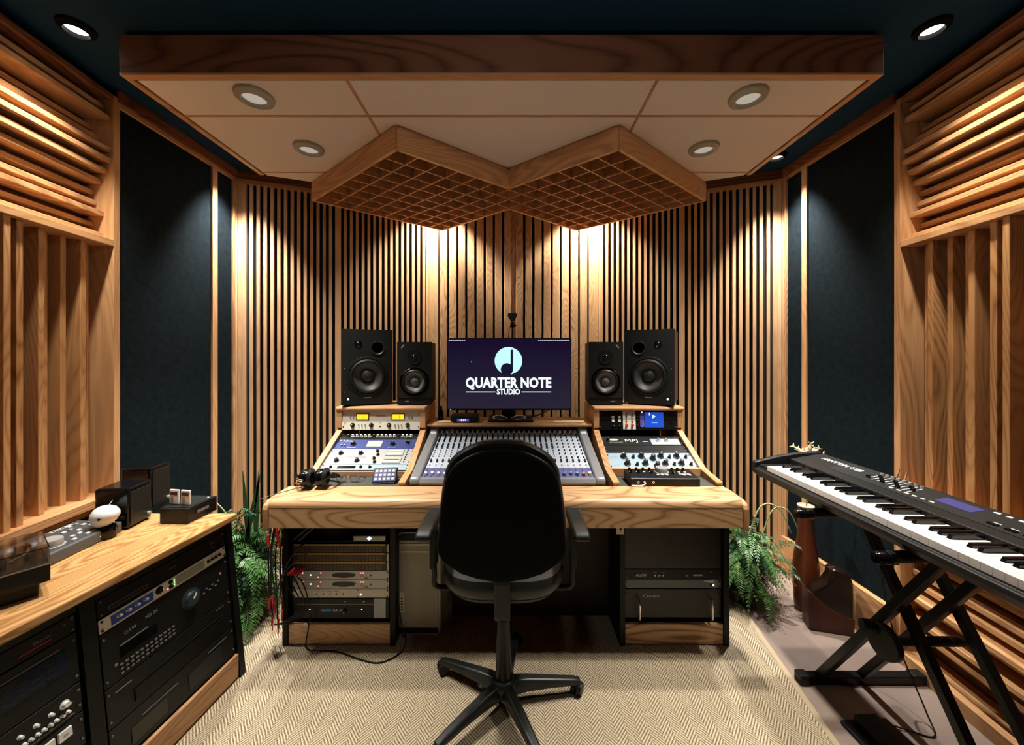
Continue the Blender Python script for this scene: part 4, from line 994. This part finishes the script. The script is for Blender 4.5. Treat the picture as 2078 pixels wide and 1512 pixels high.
unit('graphic_equalizer', 'black rack equalizer with a row of dark sliders and small window', 'rack unit', cabu(Y2, .462), .148, BLKP, its)
its = [('knob', -.225+.0165*i, .060, .0045, WHT, .012) for i in range(15)]+[('knob', -.225+.0165*i, .022, .0045, WHT, .012) for i in range(10)]+[('knob', .03+.0135*i, .026, .0045, WHT, .010) for i in range(14)]
its += [('knob', .04+.032*i, .052, .005 if i % 5 else .010, WHT, .012) for i in range(6)]+[('box', 'groove', -.11, .042, .26, .002, BT), ('box', 'groove', .12, .010, .20, .002, BT)]
unit('line_mixer', 'black rack mixer with rows of tiny white knobs in the near cabinet bay', 'rack unit', cabu(Y2, .375), .085, BLKP, its)
its = [('box', 'button', .055+.033*i+(.006 if i == 4 else 0), .072, .030, .026, WHT, .007) for i in range(5)]+[('box', 'symbol', .055+.033*i+(.006 if i == 4 else 0), .072, .010, .005, GRYF, .0076) for i in range(5)]
its += [('box', 'groove', -.05, .04, .16, .003, BT), ('text', 'PORTASTUDIO', -.05, .05, .010, BT)]
unit('cassette_recorder', 'black rack recorder with five white transport buttons', 'rack unit', cabu(Y2, .275), .098, BLKP, its)
its = [('disc', 'button', .06+.025*(i % 5), .03+.022*(i//5), .0025, BT) for i in range(20)]+[('knob', .10, .02, .010, SIL, .012), ('box', 'marking', -.02, .12, .10, .003, BT), ('box', 'vent_plate', -.16, .07, .09, .08, GRYF, .003)]
its += [('box', 'slot', -.16, .045+.012*i, .07, .003, BLK, .0036) for i in range(6)]
unit('tape_deck', 'black rack deck with grey slotted plate lowest in the near cabinet bay', 'rack unit', cabu(Y2, .128), .145, BLKP, its)

# things on the cabinet top
CT = .7285
t = thing('card_reader', 'low black box holding two upright memory cards', 'card reader', T(-1.440, 1.675, CT) @ RZ(-.05))
part('case', MB().box(-.062, .062, -.055, .10, 0, .066), BLKP, t, bevel=.004)
part('top_plate', MB().box(-.058, .058, -.045, .09, .0655, .068), CHPL, t)
part('marking', MB().box(.0655, .0668, -.01, .05, .030, .042), BT, t)
part('lamp', MB().cyl((.045, .07, .067), (.045, .07, .070), .004, n=8), E('pale_blue_led', (.5, .6, 1), 1.5), t)
for i, (dx, dy) in enumerate(((-.036, -.010), (.020, -.018))):
    c = thing('memory_card', ['white memory card in the black box, the one nearer the wall', 'white memory card in the black box, the one nearer the desk'][i], 'memory card', T(-1.440+dx, 1.675+dy, CT+.0685) @ RZ(-.15), 'memory cards')
    part('case', MB().box(-.023, .023, -.004, .004, 0, .064), WHT, c, bevel=.003)
    part('label_stripe', MB().box(-.018, .018, -.0050, -.0035, .040, .054), mat('card_stripe', (.05, .03, .03), .4), c)
    part('print', MB().box(-.016, -.002, -.0050, -.0035, .010, .034), GRYF, c)
for i, (x, y, hh, lab) in enumerate(((-1.650, 1.612, .172, 'small glossy black speaker behind the white toy bird'), (-1.735, 1.800, .200, 'small black speaker farthest back on the cabinet'))):
    t = thing('desktop_speaker', lab, 'speaker', T(x, y, CT) @ RZ(.15), 'small cabinet-top speakers')
    part('cabinet', MB().box(-.062, .062, -.055, .070, .004, hh), BLKG, t, bevel=.010, seg=3)
    part('grille', MB().box(.0615, .0645, -.045, .060, .02, hh-.02), CHPL, t, bevel=.004)
    part('foot', MB().box(-.05, .05, -.045, .06, 0, .004), RUBB, t)
    part('knob', MB().cyl((.064, .045, .03), (.074, .045, .03), .008, n=12), SIL, t)
t = thing('toy_bird', 'white rounded bird-shaped gadget perched on a black cup', 'figurine', T(-1.605, 1.500, CT))
part('cup', MB().lathe([(.030, 0), (.034, .004), (.036, .03), (.032, .045)], 24), BLKG, t, smooth=True)
part('head', MB().loft([[(.045*sc_*math.cos(a)+dx, .042*sc_*math.sin(a), z) for a in [2*PI*k/24 for k in range(24)]] for sc_, z, dx in ((.25, .038, -.022), (.60, .050, -.012), (.88, .068, -.004), (1.0, .086, 0), (.96, .100, .001), (.75, .115, .001), (.45, .123, 0), (.15, .126, 0))]), mat('pearl_white', (.70, .74, .76), .3), t, smooth=True)
part('eye', MB().lathe([(.0055, -.037), (.0045, -.042), (0, -.044)], 12, (.018, 0, .088), 'y'), BLKG, t, smooth=True)
part('ring_mark', MB().lathe([(.008, -.033), (.008, -.037), (.013, -.036), (.013, -.032)], 16, (.006, 0, .022), 'y'), CHROME, t, smooth=True)
part('antenna', MB().tube(arc([(.01, .0, .112), (.016, 0, .13), (.03, 0, .148)]), .0018, 6), CHROME, t, smooth=True)
nk = []
t, on, top, tl = controller('control_surface', 'long grey recording controller with a large silver knob on the cabinet top', T(-1.668, 1.392, CT) @ RZ(PI/2+.06), .315, .17, .050, nk, mat('slate_case', (.07, .085, .09), .35), (-.045, -.03, .030), '')
on('face_plate', 0.0, 0.0, MB().box(-.150, .150, -.075, .075, -.002, .0012), mat('slate_top', (.05, .055, .06), .35))
r3 = random.Random(5)
for i in range(13):
    for j in range(5):
        x, y = -.140+.0235*i, -.060+.028*j
        if (x+.045)**2+(y+.03)**2 < .048**2 or r3.random() < .35: continue
        on('button', x, y, MB().box(-.0065, .0065, -.005, .005, .001, .005), WHT if r3.random() < .7 else GRYF)
text('lettering', 'TASCAM', .02, WHT, t, (.08, .066, top(.07)+.001), rot=(tl, 0, 0))
TD = T(-1.398, 1.146, CT) @ RZ(math.atan2(-.57, .82)*-1)
t = thing('record_player', 'black record player with raised clear lid at the near end of the cabinet', 'record player', T(-1.392, 1.148, CT) @ RZ(.96))
# local x runs towards the far corner, so the body lies at negative x and positive y
part('base', MB().box(-.25, -.02, .02, .16, 0, .040), BLKP, t, bevel=.004)
part('plinth_body', MB().box(-.27, 0, 0, .185, .040, .095), BLKG, t, bevel=.003)
part('edge_line', MB().box(-.269, -.001, -.0008, .001, .091, .0945), SIL, t)
part('platter', MB().cyl((-.155, .092, .095), (-.155, .092, .105), .078, n=48), BLKM, t, smooth=True)
part('record', MB().cyl((-.155, .092, .105), (-.155, .092, .107), .074, n=48), BLKG, t, smooth=True)
part('centre_label', MB().cyl((-.155, .092, .107), (-.155, .092, .1075), .024, n=24), GRYF, t)
part('tonearm', MB().tube(arc([(-.035, .15, .112), (-.04, .09, .114), (-.075, .05, .110)]), .003, 8), CHROME, t, smooth=True)
part('counterweight', MB().cyl((-.035, .15, .112), (-.034, .168, .113), .008, n=14), CHROME, t, smooth=True)
lidm = MB(T(0, .183, .096)); lt = .0025
lidm.box(-.268, -.002, -.180, 0, .045, .045+lt); lidm.box(-.268, -.002, -.180, -.180+lt, 0, .045); lidm.box(-.268, -.268+lt, -.177, 0, 0, .045); lidm.box(-.002-lt, -.002, -.177, 0, 0, .045)
part('lid', lidm, ACRYL, t)
part('hinge', MB().box(-.06, -.03, .184, .192, .09, .11), CHROME, t)

# ------------------------------------------------------------------ piano keyboard (long axis runs away from the camera)
KL = 1.42
KM = T(1.185, .50, .868) @ RZ(-.02)
kb = thing('stage_piano', 'long black stage piano keyboard with white keys on an X stand', 'keyboard', KM)
# local y along the length (0 near, KL far), x across (0 front edge, .33 rear edge)
bprof = [(.0, .0), (-.010, .006), (-.010, .022), (.006, .024), (.006, .030), (.165, .030), (.168, .066), (.205, .074), (.325, .094), (.335, .086), (.335, .010), (.30, -.028), (.03, -.028)]
part('body', MB().prism(bprof, .028, KL-.028, 'y'), CHPL if False else mat('piano_black', (.009, .009, .009), .4, spec=.35), kb, bevel=.003)
eprof = [(-.004, -.002), (-.006, .048), (.10, .075), (.20, .092), (.325, .100), (.337, .088), (.337, .010), (.30, -.030), (.03, -.030)]
for a, b in ((0, .0275), (KL-.0275, KL)): part('end_block', MB().prism(eprof, a, b, 'y'), MATS['piano_black'], kb, bevel=.006, seg=3)
part('key_slip', MB().box(-.012, -.0101, .03, KL-.03, .008, .021), mat('grey_slip', (.02, .02, .02), .4), kb)
part('bender_panel', MB().box(.012, .165, KL-.10, KL-.028, .030, .0405), BLKP, kb)
KW = (KL-.135)/52
yk = .032
for i in range(52):
    shared('wkey', lambda mb: mb.box(0, .150, -KW/2+.0006, KW/2-.0006, 0, .020).box(-.0045, 0, -KW/2+.0006, KW/2-.0006, -.010, .020), 'white_key', KEYW, kb, (.012, yk+KW*(i+.5), .031), smooth=False)
# the bass end lies far away; black keys count from the far end
pat = [1, 0, 1, 1, 0, 1, 1]   # after A B C D E F G
for i in range(51):
    if pat[i % 7]:
        shared('bkey', lambda mb: mb.prism([(0, 0), (.008, .011), (.098, .012), (.098, 0)], -.0058, .0058, 'y'), 'black_key', BLKG, kb, (.063, yk+KW*(52-i-1), .0512), smooth=False)
sl = math.atan2(.020, .12)
ktop = lambda x: .074+(x-.205)*.1667+.0008
def on_kb(nm, x, y, wx, wy, h, m, par=kb):
    o = shared(('kb', wx, wy, h), lambda mb: mb.box(-wx/2, wx/2, -wy/2, wy/2, -.001, h), nm, m, par, (x, y, ktop(x)), rot=(0, -sl, 0), smooth=False); return o
on_kb('control_panel', .262, .62, .11, 1.18, .0006, mat('panel_black', (.014, .015, .015), .45, spec=.35))
on_kb('display', .272, .76, .045, .105, .002, ELCD)
on_kb('card_plate', .290, .46, .035, .12, .0025, GRYF)
for i in range(12): on_kb('button', .228, .11+.042*i+(.06 if i > 8 else 0), .010, .026, .004, BLKG); on_kb('button_mark', .240, .11+.042*i+(.06 if i > 8 else 0), .003, .020, .002, WHT)
for i in range(9):
    on_kb('slider_slot', .270, .895+.020*i, .060, .0025, .0012, WHT)
    on_kb('slider_cap', .262+.018*math.sin(i*2.1), .895+.020*i, .010, .011, .010, BLKG)
    if i < 8:
        o = shared('kbk', lambda mb: mb.lathe([(.007, 0), (.0055, .010), (0, .010)], 10), 'knob', SIL, kb, (.300, .90+.022*i, ktop(.300)))
for i in range(6): on_kb('button', .228, .80+.028*i, .007, .015, .003, WHT)
for i in range(5): on_kb('button', .300, .56+.030*i, .008, .016, .003, WHT); 
for i in range(7): on_kb('button', .305, .13+.038*i, .010, .022, .003, WHT if i % 2 else GRYF)
o = text('lettering', 'FANTOM G88', .034, WHT, kb, (.275, KL-.20, ktop(.275)+.001), rot=(0, -sl, 0), sx=1)
o.rotation_euler = (Matrix.Rotation(-sl, 3, 'Y') @ Matrix.Rotation(-PI/2, 3, 'Z')).to_euler()
part('rear_post', MB().tube([(.325, 1.02, .09), (.335, 1.02, .125)], .003, 6), CHROME, kb); part('rear_post', MB().tube([(.325, .99, .09), (.335, .99, .12)], .003, 6), CHROME, kb)

# stand
st = thing('keyboard_stand', 'black double-braced X stand carrying the stage piano', 'stand', (1.45, 1.35, 0))
P3 = lambda *a: tuple(a)
yfar, ynear, ztop = 1.52, 1.19, .822
def sqtube(p, q, wdt, nm):
    p, q = Vector(p), Vector(q); d = (q-p).normalized(); a = Vector((1, 0, 0)); b = d.cross(a).normalized(); h = wdt/2
    r = lambda c: [tuple(c+a*i*h+b*j*h) for i, j in ((-1, -1), (1, -1), (1, 1), (-1, 1))]
    part(nm, MB().loft([r(p), r(q)]), BLKM, st, world=True, bevel=.003)
for x in (1.36, 1.545): sqtube((x, 1.683, .03), (x, ynear, ztop-.01), .030, 'leg')
for x in (1.40, 1.585): sqtube((x, 1.03, .03), (x, yfar, ztop-.01), .030, 'leg')
for (x0, x1, y) in ((1.262, 1.815, 1.683), (1.23, 1.73, 1.03)):
    part('foot_bar', MB().box(x0+.04, x1-.04, y-.018, y+.018, .004, .040), BLKM, st, world=True, bevel=.004)
    for a, b in ((x0, x0+.045), (x1-.055, x1)): part('foot_cap', MB().box(a, b, y-.022, y+.022, .0, .045), RUBB, st, world=True, bevel=.006, seg=3)
for y in (yfar, ynear):
    part('top_bar', MB().cyl((1.17, y, .818), (1.60, y, .818), .018, n=20), RUBB, st, world=True, smooth=True)
    part('bar_cap', MB().lathe([(.0, -.012), (.016, -.010), (.020, -.002), (.0205, .05), (.018, .055)], 20, (1.145, y, .815), 'x'), BLKG, st, world=True, smooth=True)
part('pivot', MB().cyl((1.34, 1.36, .425), (1.61, 1.36, .425), .016, n=16), BLKM, st, world=True, smooth=True)
part('lock_disc', MB().cyl((1.318, 1.36, .425), (1.344, 1.36, .425), .060, n=28), BLKP, st, world=True, smooth=True, bevel=.004)
part('lock_knob', MB().cyl((1.285, 1.40, .46), (1.318, 1.39, .455), .020, .026, 10), BLKP, st, world=True, smooth=True)
tx = text('lettering', 'ON-STAGE', .022, GRYF, st, (0, 0, 0))
v = (Vector((0, 1.52, .812))-Vector((0, 1.03, .03))).normalized()
tx.rotation_euler = Matrix((( -0.0, 0, -1), (v.y, -v.z, 0), (v.z, v.y, 0))).to_euler() if False else (PI/2, math.atan2(v.z, v.y)*-1, -PI/2)
tx.location = (1.384-1.45, 1.15-1.35, .225)
# pedal
t = thing('sustain_pedal', 'black sustain pedal with a chrome plate on the floor', 'pedal', T(1.385, 1.38, .001) @ RZ(.05))
part('base', MB().prism([(-.055, 0), (-.055, .022), (.06, .045), (.11, .045), (.11, 0)], -.045, .045, 'x'), BLKP, t, bevel=.004)
part('base_wing', MB().box(-.09, .10, .0, .12, 0, .014), BLKP, t, bevel=.004)
o = part('footplate', MB().box(-.036, .036, -.10, .03, 0, .010), BLKM, t, bevel=.004); o.location = (0, -.02, .034); o.rotation_euler = (.18, 0, 0)
o = part('plate_edge', MB().box(-.036, .036, -.104, -.099, .001, .011), CHROME, t, bevel=.001); o.location = (0, -.02, .034); o.rotation_euler = (.18, 0, 0)
tag(part('pedal_cable', MB().tube(arc([(1.43, 1.50, .012), (1.53, 1.46, .006), (1.60, 1.44, .006), (1.63, 1.50, .05), (1.60, 1.60, .30), (1.56, 1.62, .62), (1.52, 1.60, .84)], 8), .0028, 6), BLKP, smooth=True), 'thin black cable hanging from the keyboard to the floor', 'cable')

# ------------------------------------------------------------------ wooden floor vase and jug
t = thing('wooden_vase', 'tall slender reddish wooden vase behind the keyboard', 'vase', (1.672, 2.165, 0))
part('body', MB().lathe([(.050, 0), (.054, .01), (.058, .06), (.062, .16), (.064, .24), (.056, .32), (.043, .40), (.037, .47), (.036, .55), (.039, .585), (.030, .587)], 28), WALNUT, t, smooth=True)
part('rim', MB().lathe([(.036, .586), (.041, .588), (.041, .594), (.034, .596), (.030, .588)], 28), mat('vase_rim', (.55, .42, .28), .5), t, smooth=True)
t = thing('dried_flower', 'cream dried flower spray standing in the tall wooden vase', 'flower', (1.672, 2.165, .45))
part('stem', MB().tube(arc([(0, 0, 0), (.006, 0, .2), (.0, -.01, .36), (.004, -.01, .42)]), .004, 6), mat('stem_green', (.10, .13, .05), .6), t, smooth=True)
PET = mat('cream_petal', (.80, .70, .42), .6)
r4 = random.Random(11)
for k in range(13):
    a = PI*(k/12)+.0; ln = .075+.03*math.sin(k*2.3); tl_ = r4.uniform(-.35, .35); mb = MB()
    d = Vector((math.cos(a)*.95, tl_, abs(math.sin(a))*.9+.12)).normalized(); p0 = Vector((.004, -.01, .42))
    pts = [p0+d*ln*q+Vector((0, 0, -.02*q*q)) for q in (0, .33, .66, 1)]
    mb.tube(pts, [.003, .009, .011, .003], 5)
    for q in (1, 2, 3):
        for s_ in (-1, 1):
            side_ = d.cross(Vector((0, 1, 0))).normalized()
            mb.tube([pts[q], pts[q]+d*.012+side_*s_*.016], [.005, .0015], 4)
    part('petal', mb, PET, t)
t = thing('wooden_jug', 'squat dark reddish wooden jug beside the tall vase', 'jug', T(1.685, 2.015, 0) @ RZ(-.25) @ Matrix.Scale(.88, 4))
jp = [(-.105, 0), (.085, 0), (.098, .02), (.100, .30), (.085, .345), (.040, .372), (-.005, .378), (-.012, .352), (-.014, .33), (-.040, .285), (-.095, .245), (-.125, .20), (-.120, .05)]
part('body', MB().prism(jp, -.045, .045, 'y'), mat('jug_dark', (.010, .0035, .003), .3), t, bevel=.018, seg=4, smooth=True)
JUGW = oak('jug_wood', 'Z', (.075, .016, .007), (.012, .004, .003), .35, 10, 3)
part('skirt', MB().prism([(-.128, 0), (.100, 0), (.103, .10), (.05, .11), (-.04, .155), (-.128, .235)], -.050, .050, 'y'), JUGW, t, bevel=.010, seg=3, smooth=True)
part('spout', MB().tube(arc([(-.04, 0, .375), (-.01, 0, .368), (.02, 0, .372), (.055, 0, .360)]), .005, 6), CHROME, t, smooth=True)

# ------------------------------------------------------------------ ferns
def leafmat(name, c):
    m = mat(name, c, .45, var=.35, vscale=14)
    return m
GRN = [leafmat('fern_green', (.065, .17, .04)), leafmat('fern_light', (.17, .30, .09)), leafmat('fern_dark', (.022, .075, .024))]
def frond_mesh(L, droop, rise, wid, nl, m, seed):
    r_ = random.Random(seed); mb = MB(); pts = []
    for i in range(9):
        q = i/8; pts.append(Vector((L*q*(1-.18*q*droop), 0, rise*L*math.sin(q*PI*.62)*(1) - droop*L*q*q*.75)))
    mb.tube(pts, [.0022*(1-.7*i/8) for i in range(9)], 4)
    for i in range(1, nl):
        q = i/nl; f = q*8; k = min(int(f), 7); p = pts[k].lerp(pts[k+1], f-k); d = (pts[k+1]-pts[k]).normalized()
        wl = wid*math.sin(PI*min(1, q*.92+.12))**.7
        for s in (-1, 1):
            dirn = (Vector((0, s, 0))+d*.55+Vector((0, 0, -.25+r_.uniform(-.15, .15)))).normalized()
            w_ = d*(L/nl*.46); tip = p+dirn*wl; mid = p+dirn*wl*.45+Vector((0, 0, .004))
            mb.add([tuple(p), tuple(mid+w_), tuple(tip), tuple(mid-w_)], [(0, 1, 2, 3)])
    me = bpy.data.meshes.new('frond'); me.from_pydata(mb.v, [], mb.f); me.update(); me.materials.append(m); return me
FR = [frond_mesh(.36, .75, .60, .06, 26, GRN[0], 1), frond_mesh(.32, 1.1, .5, .055, 24, GRN[1], 2), frond_mesh(.40, 1.15, .65, .05, 26, GRN[0], 3), frond_mesh(.30, .5, 1.0, .04, 22, GRN[2], 4), frond_mesh(.34, 1.3, .5, .052, 24, GRN[2], 5)]
def fern(x, y, z, R, H, n, label, seed, extra=None):
    t = thing('potted_fern', label, 'plant', (x, y, 0), 'ferns')
    part('pot', MB().lathe([(.075, 0), (.085, .005), (.105, z-.02), (.11, z-.015), (.11, z), (.095, z), (.09, z-.03)], 24), mat('pot_dark', (.03, .018, .012), .6), t, smooth=True)
    part('soil', MB().cyl((0, 0, z-.035), (0, 0, z-.03), .092, n=20), mat('soil', (.02, .012, .008), .9), t)
    r_ = random.Random(seed)
    for k in range(n):
        me = FR[k % 5]; o = bpy.data.objects.new('frond', me); COL.objects.link(o); o.parent = t
        tier = (k % 7)/6
        o.location = (r_.uniform(-.05, .05), r_.uniform(-.05, .05), z-.02+tier*H*.62)
        o.rotation_euler = (r_.uniform(-.35, .35), r_.uniform(-.6, .55)-tier*.12, 2*PI*k*.382+r_.uniform(-.2, .2))
        s = R*r_.uniform(.75, 1.1); o.scale = (s, s, s*H/.3)
    part('crown', MB().lathe([(.03, z-.04), (.045, z+H*.2), (.03, z+H*.5), (.0, z+H*.6)], 10), GRN[2], t)
    return t
f = fern(1.375, 2.26, .09, .76, .31, 180, 'full green fern on the floor between the desk and the tall vase', 3)
for k, (dx, dz, a) in enumerate(((.02, .30, .2), (.10, .26, .5), (.0, .33, 2.7), (-.05, .30, 2.2))):
    pts = arc([(dx, 0, .35), (dx+.07*math.cos(a), -.02, .42+dz*.45), (dx+.17*math.cos(a), -.03, .40+dz*.5), (dx+.25*math.cos(a), -.03, .28+dz*.4)])
    part('long_leaf', MB().tube(pts, [.004]*(len(pts)-1)+[.001], 4), mat('pale_leaf', (.42, .50, .22), .5), f, smooth=True)
f = fern(-1.50, 2.13, .09, .84, .36, 180, 'full green fern on the floor between the desk and the rack cabinet', 9)
for k, a in enumerate((1.25, 1.7, 1.5)):
    part('long_leaf', MB().loft([[tuple(Vector((.0+.03*k+q*math.cos(a)*.3, 0, .35+q*.45))+Vector((wd, 0, 0))), tuple(Vector((.0+.03*k+q*math.cos(a)*.3, .004, .35+q*.45))), tuple(Vector((.0+.03*k+q*math.cos(a)*.3, 0, .35+q*.45))-Vector((wd, 0, 0)))] for q, wd in ((0, .008), (.5, .016), (1, .001))]), GRN[2], f)
part('long_leaf', MB().tube(arc([(-.02, -.05, .52), (-.08, -.10, .66), (-.17, -.16, .72)]), .0035, 5), mat('pale_leaf', (.42, .50, .22), .5), f, smooth=True)

# ------------------------------------------------------------------ cables and red plugs at the side of the pedestal
bun = thing('cable_bundle', 'hank of dark patch cables with red plugs hanging on the pedestal side', 'cable', (-1.17, 1.90, .62))
r5 = random.Random(21)
for k in range(8):
    x = -1.205+.011*k; L_ = r5.uniform(.36, .50); y = 1.885+r5.uniform(-.02, .02)
    part('cable', MB().tube(arc([(-1.155, 1.87, .63), (x+.01, y, .60), (x-.008+r5.uniform(-.006, .006), y, .45), (x+r5.uniform(-.01, .01), y, .62-L_)]), .0035, 6), BLKP if k % 3 else CHPL, bun, world=True, smooth=True)
    part('plug', MB().cyl((x, y, .62-L_), (x+r5.uniform(-.008, .008), y, .62-L_-.05), .0055, .005, 8).cyl((x, y, .62-L_-.05), (x, y, .62-L_-.075), .0025, n=6), RED, bun, world=True)
for k, (dx, z) in enumerate(((.0, .60), (.01, .56), (-.045, .565))):
    part('plug', MB().cyl((-1.155+dx, 1.868, z), (-1.150+dx, 1.868, z-.06), .006, n=8), RED, bun, world=True)
for k in range(4):
    xj = -1.085+.016*k
    t = thing('patch_cable', None, 'cable', (xj, 1.885, .418), 'patch cables')
    t['label'] = 'dark patch cable with red plug hanging from the lowest patchbay, %s from the pedestal side' % ['first', 'second', 'third', 'fourth'][k]
    part('plug', MB().cyl((xj, 1.900, .384), (xj-.012, 1.858, .374), .005, n=8), RED, t, world=True)
    part('cord', MB().tube(arc([(xj-.012, 1.856, .372), (xj+.012*k-.01, 1.842, .34), (xj+.035+.004*k, 1.845, .26), (xj+.03, 1.85, .19), (xj-.04, 1.86, .140), (xj-.085-.01*k, 1.868, .125)]), .003, 6), BLKP, t, world=True, smooth=True)
for k in range(2):
    t = thing('grey_cable', 'grey cable slanting from the %s patchbay to the pedestal side' % ['topmost', 'middle'][k], 'cable', (-1.05, 1.88, .50), 'slanting cables')
    part('plug', MB().cyl((-1.02+.02*k, 1.900, .52-.045*k), (-1.035+.02*k, 1.86, .515-.045*k), .004, n=8), CHROME if k else CHPL, t, world=True)
    part('cord', MB().tube(arc([(-1.035+.02*k, 1.858, .515-.045*k), (-1.09, 1.85, .44-.03*k), (-1.145, 1.852, .30), (-1.175, 1.86, .17)]), .003, 6), CHPL, t, world=True, smooth=True)
def fl(px, py, z=.013): 
    D_ = (CH-z)*F/(py-HZ); return ((px-CX)*D_/F, D_, z)
tag(part('floor_cable', MB().tube(arc([(-.99, 1.875, .17), (-1.00, 1.865, .10), fl(625, 1318), fl(680, 1322), fl(740, 1341), fl(775, 1344), fl(812, 1325), fl(824, 1300), (-.555, 1.91, .10), (-.575, 1.915, .25), (-.577, 1.93, .38)], 8), .0035, 8), BLKP, smooth=True),
    'black cable looping over the rug in front of the patchbay pedestal', 'cable')
tag(part('headphone_cable', MB().tube(arc([(-1.175, 1.735, .745), (-1.19, 1.80, .70), (-1.215, 1.86, .66), (-1.21, 1.90, .58), (-1.16, 1.88, .55)]), .0025, 6), BLKP, smooth=True), 'thin black cord falling over the desk end towards the fern', 'cable')
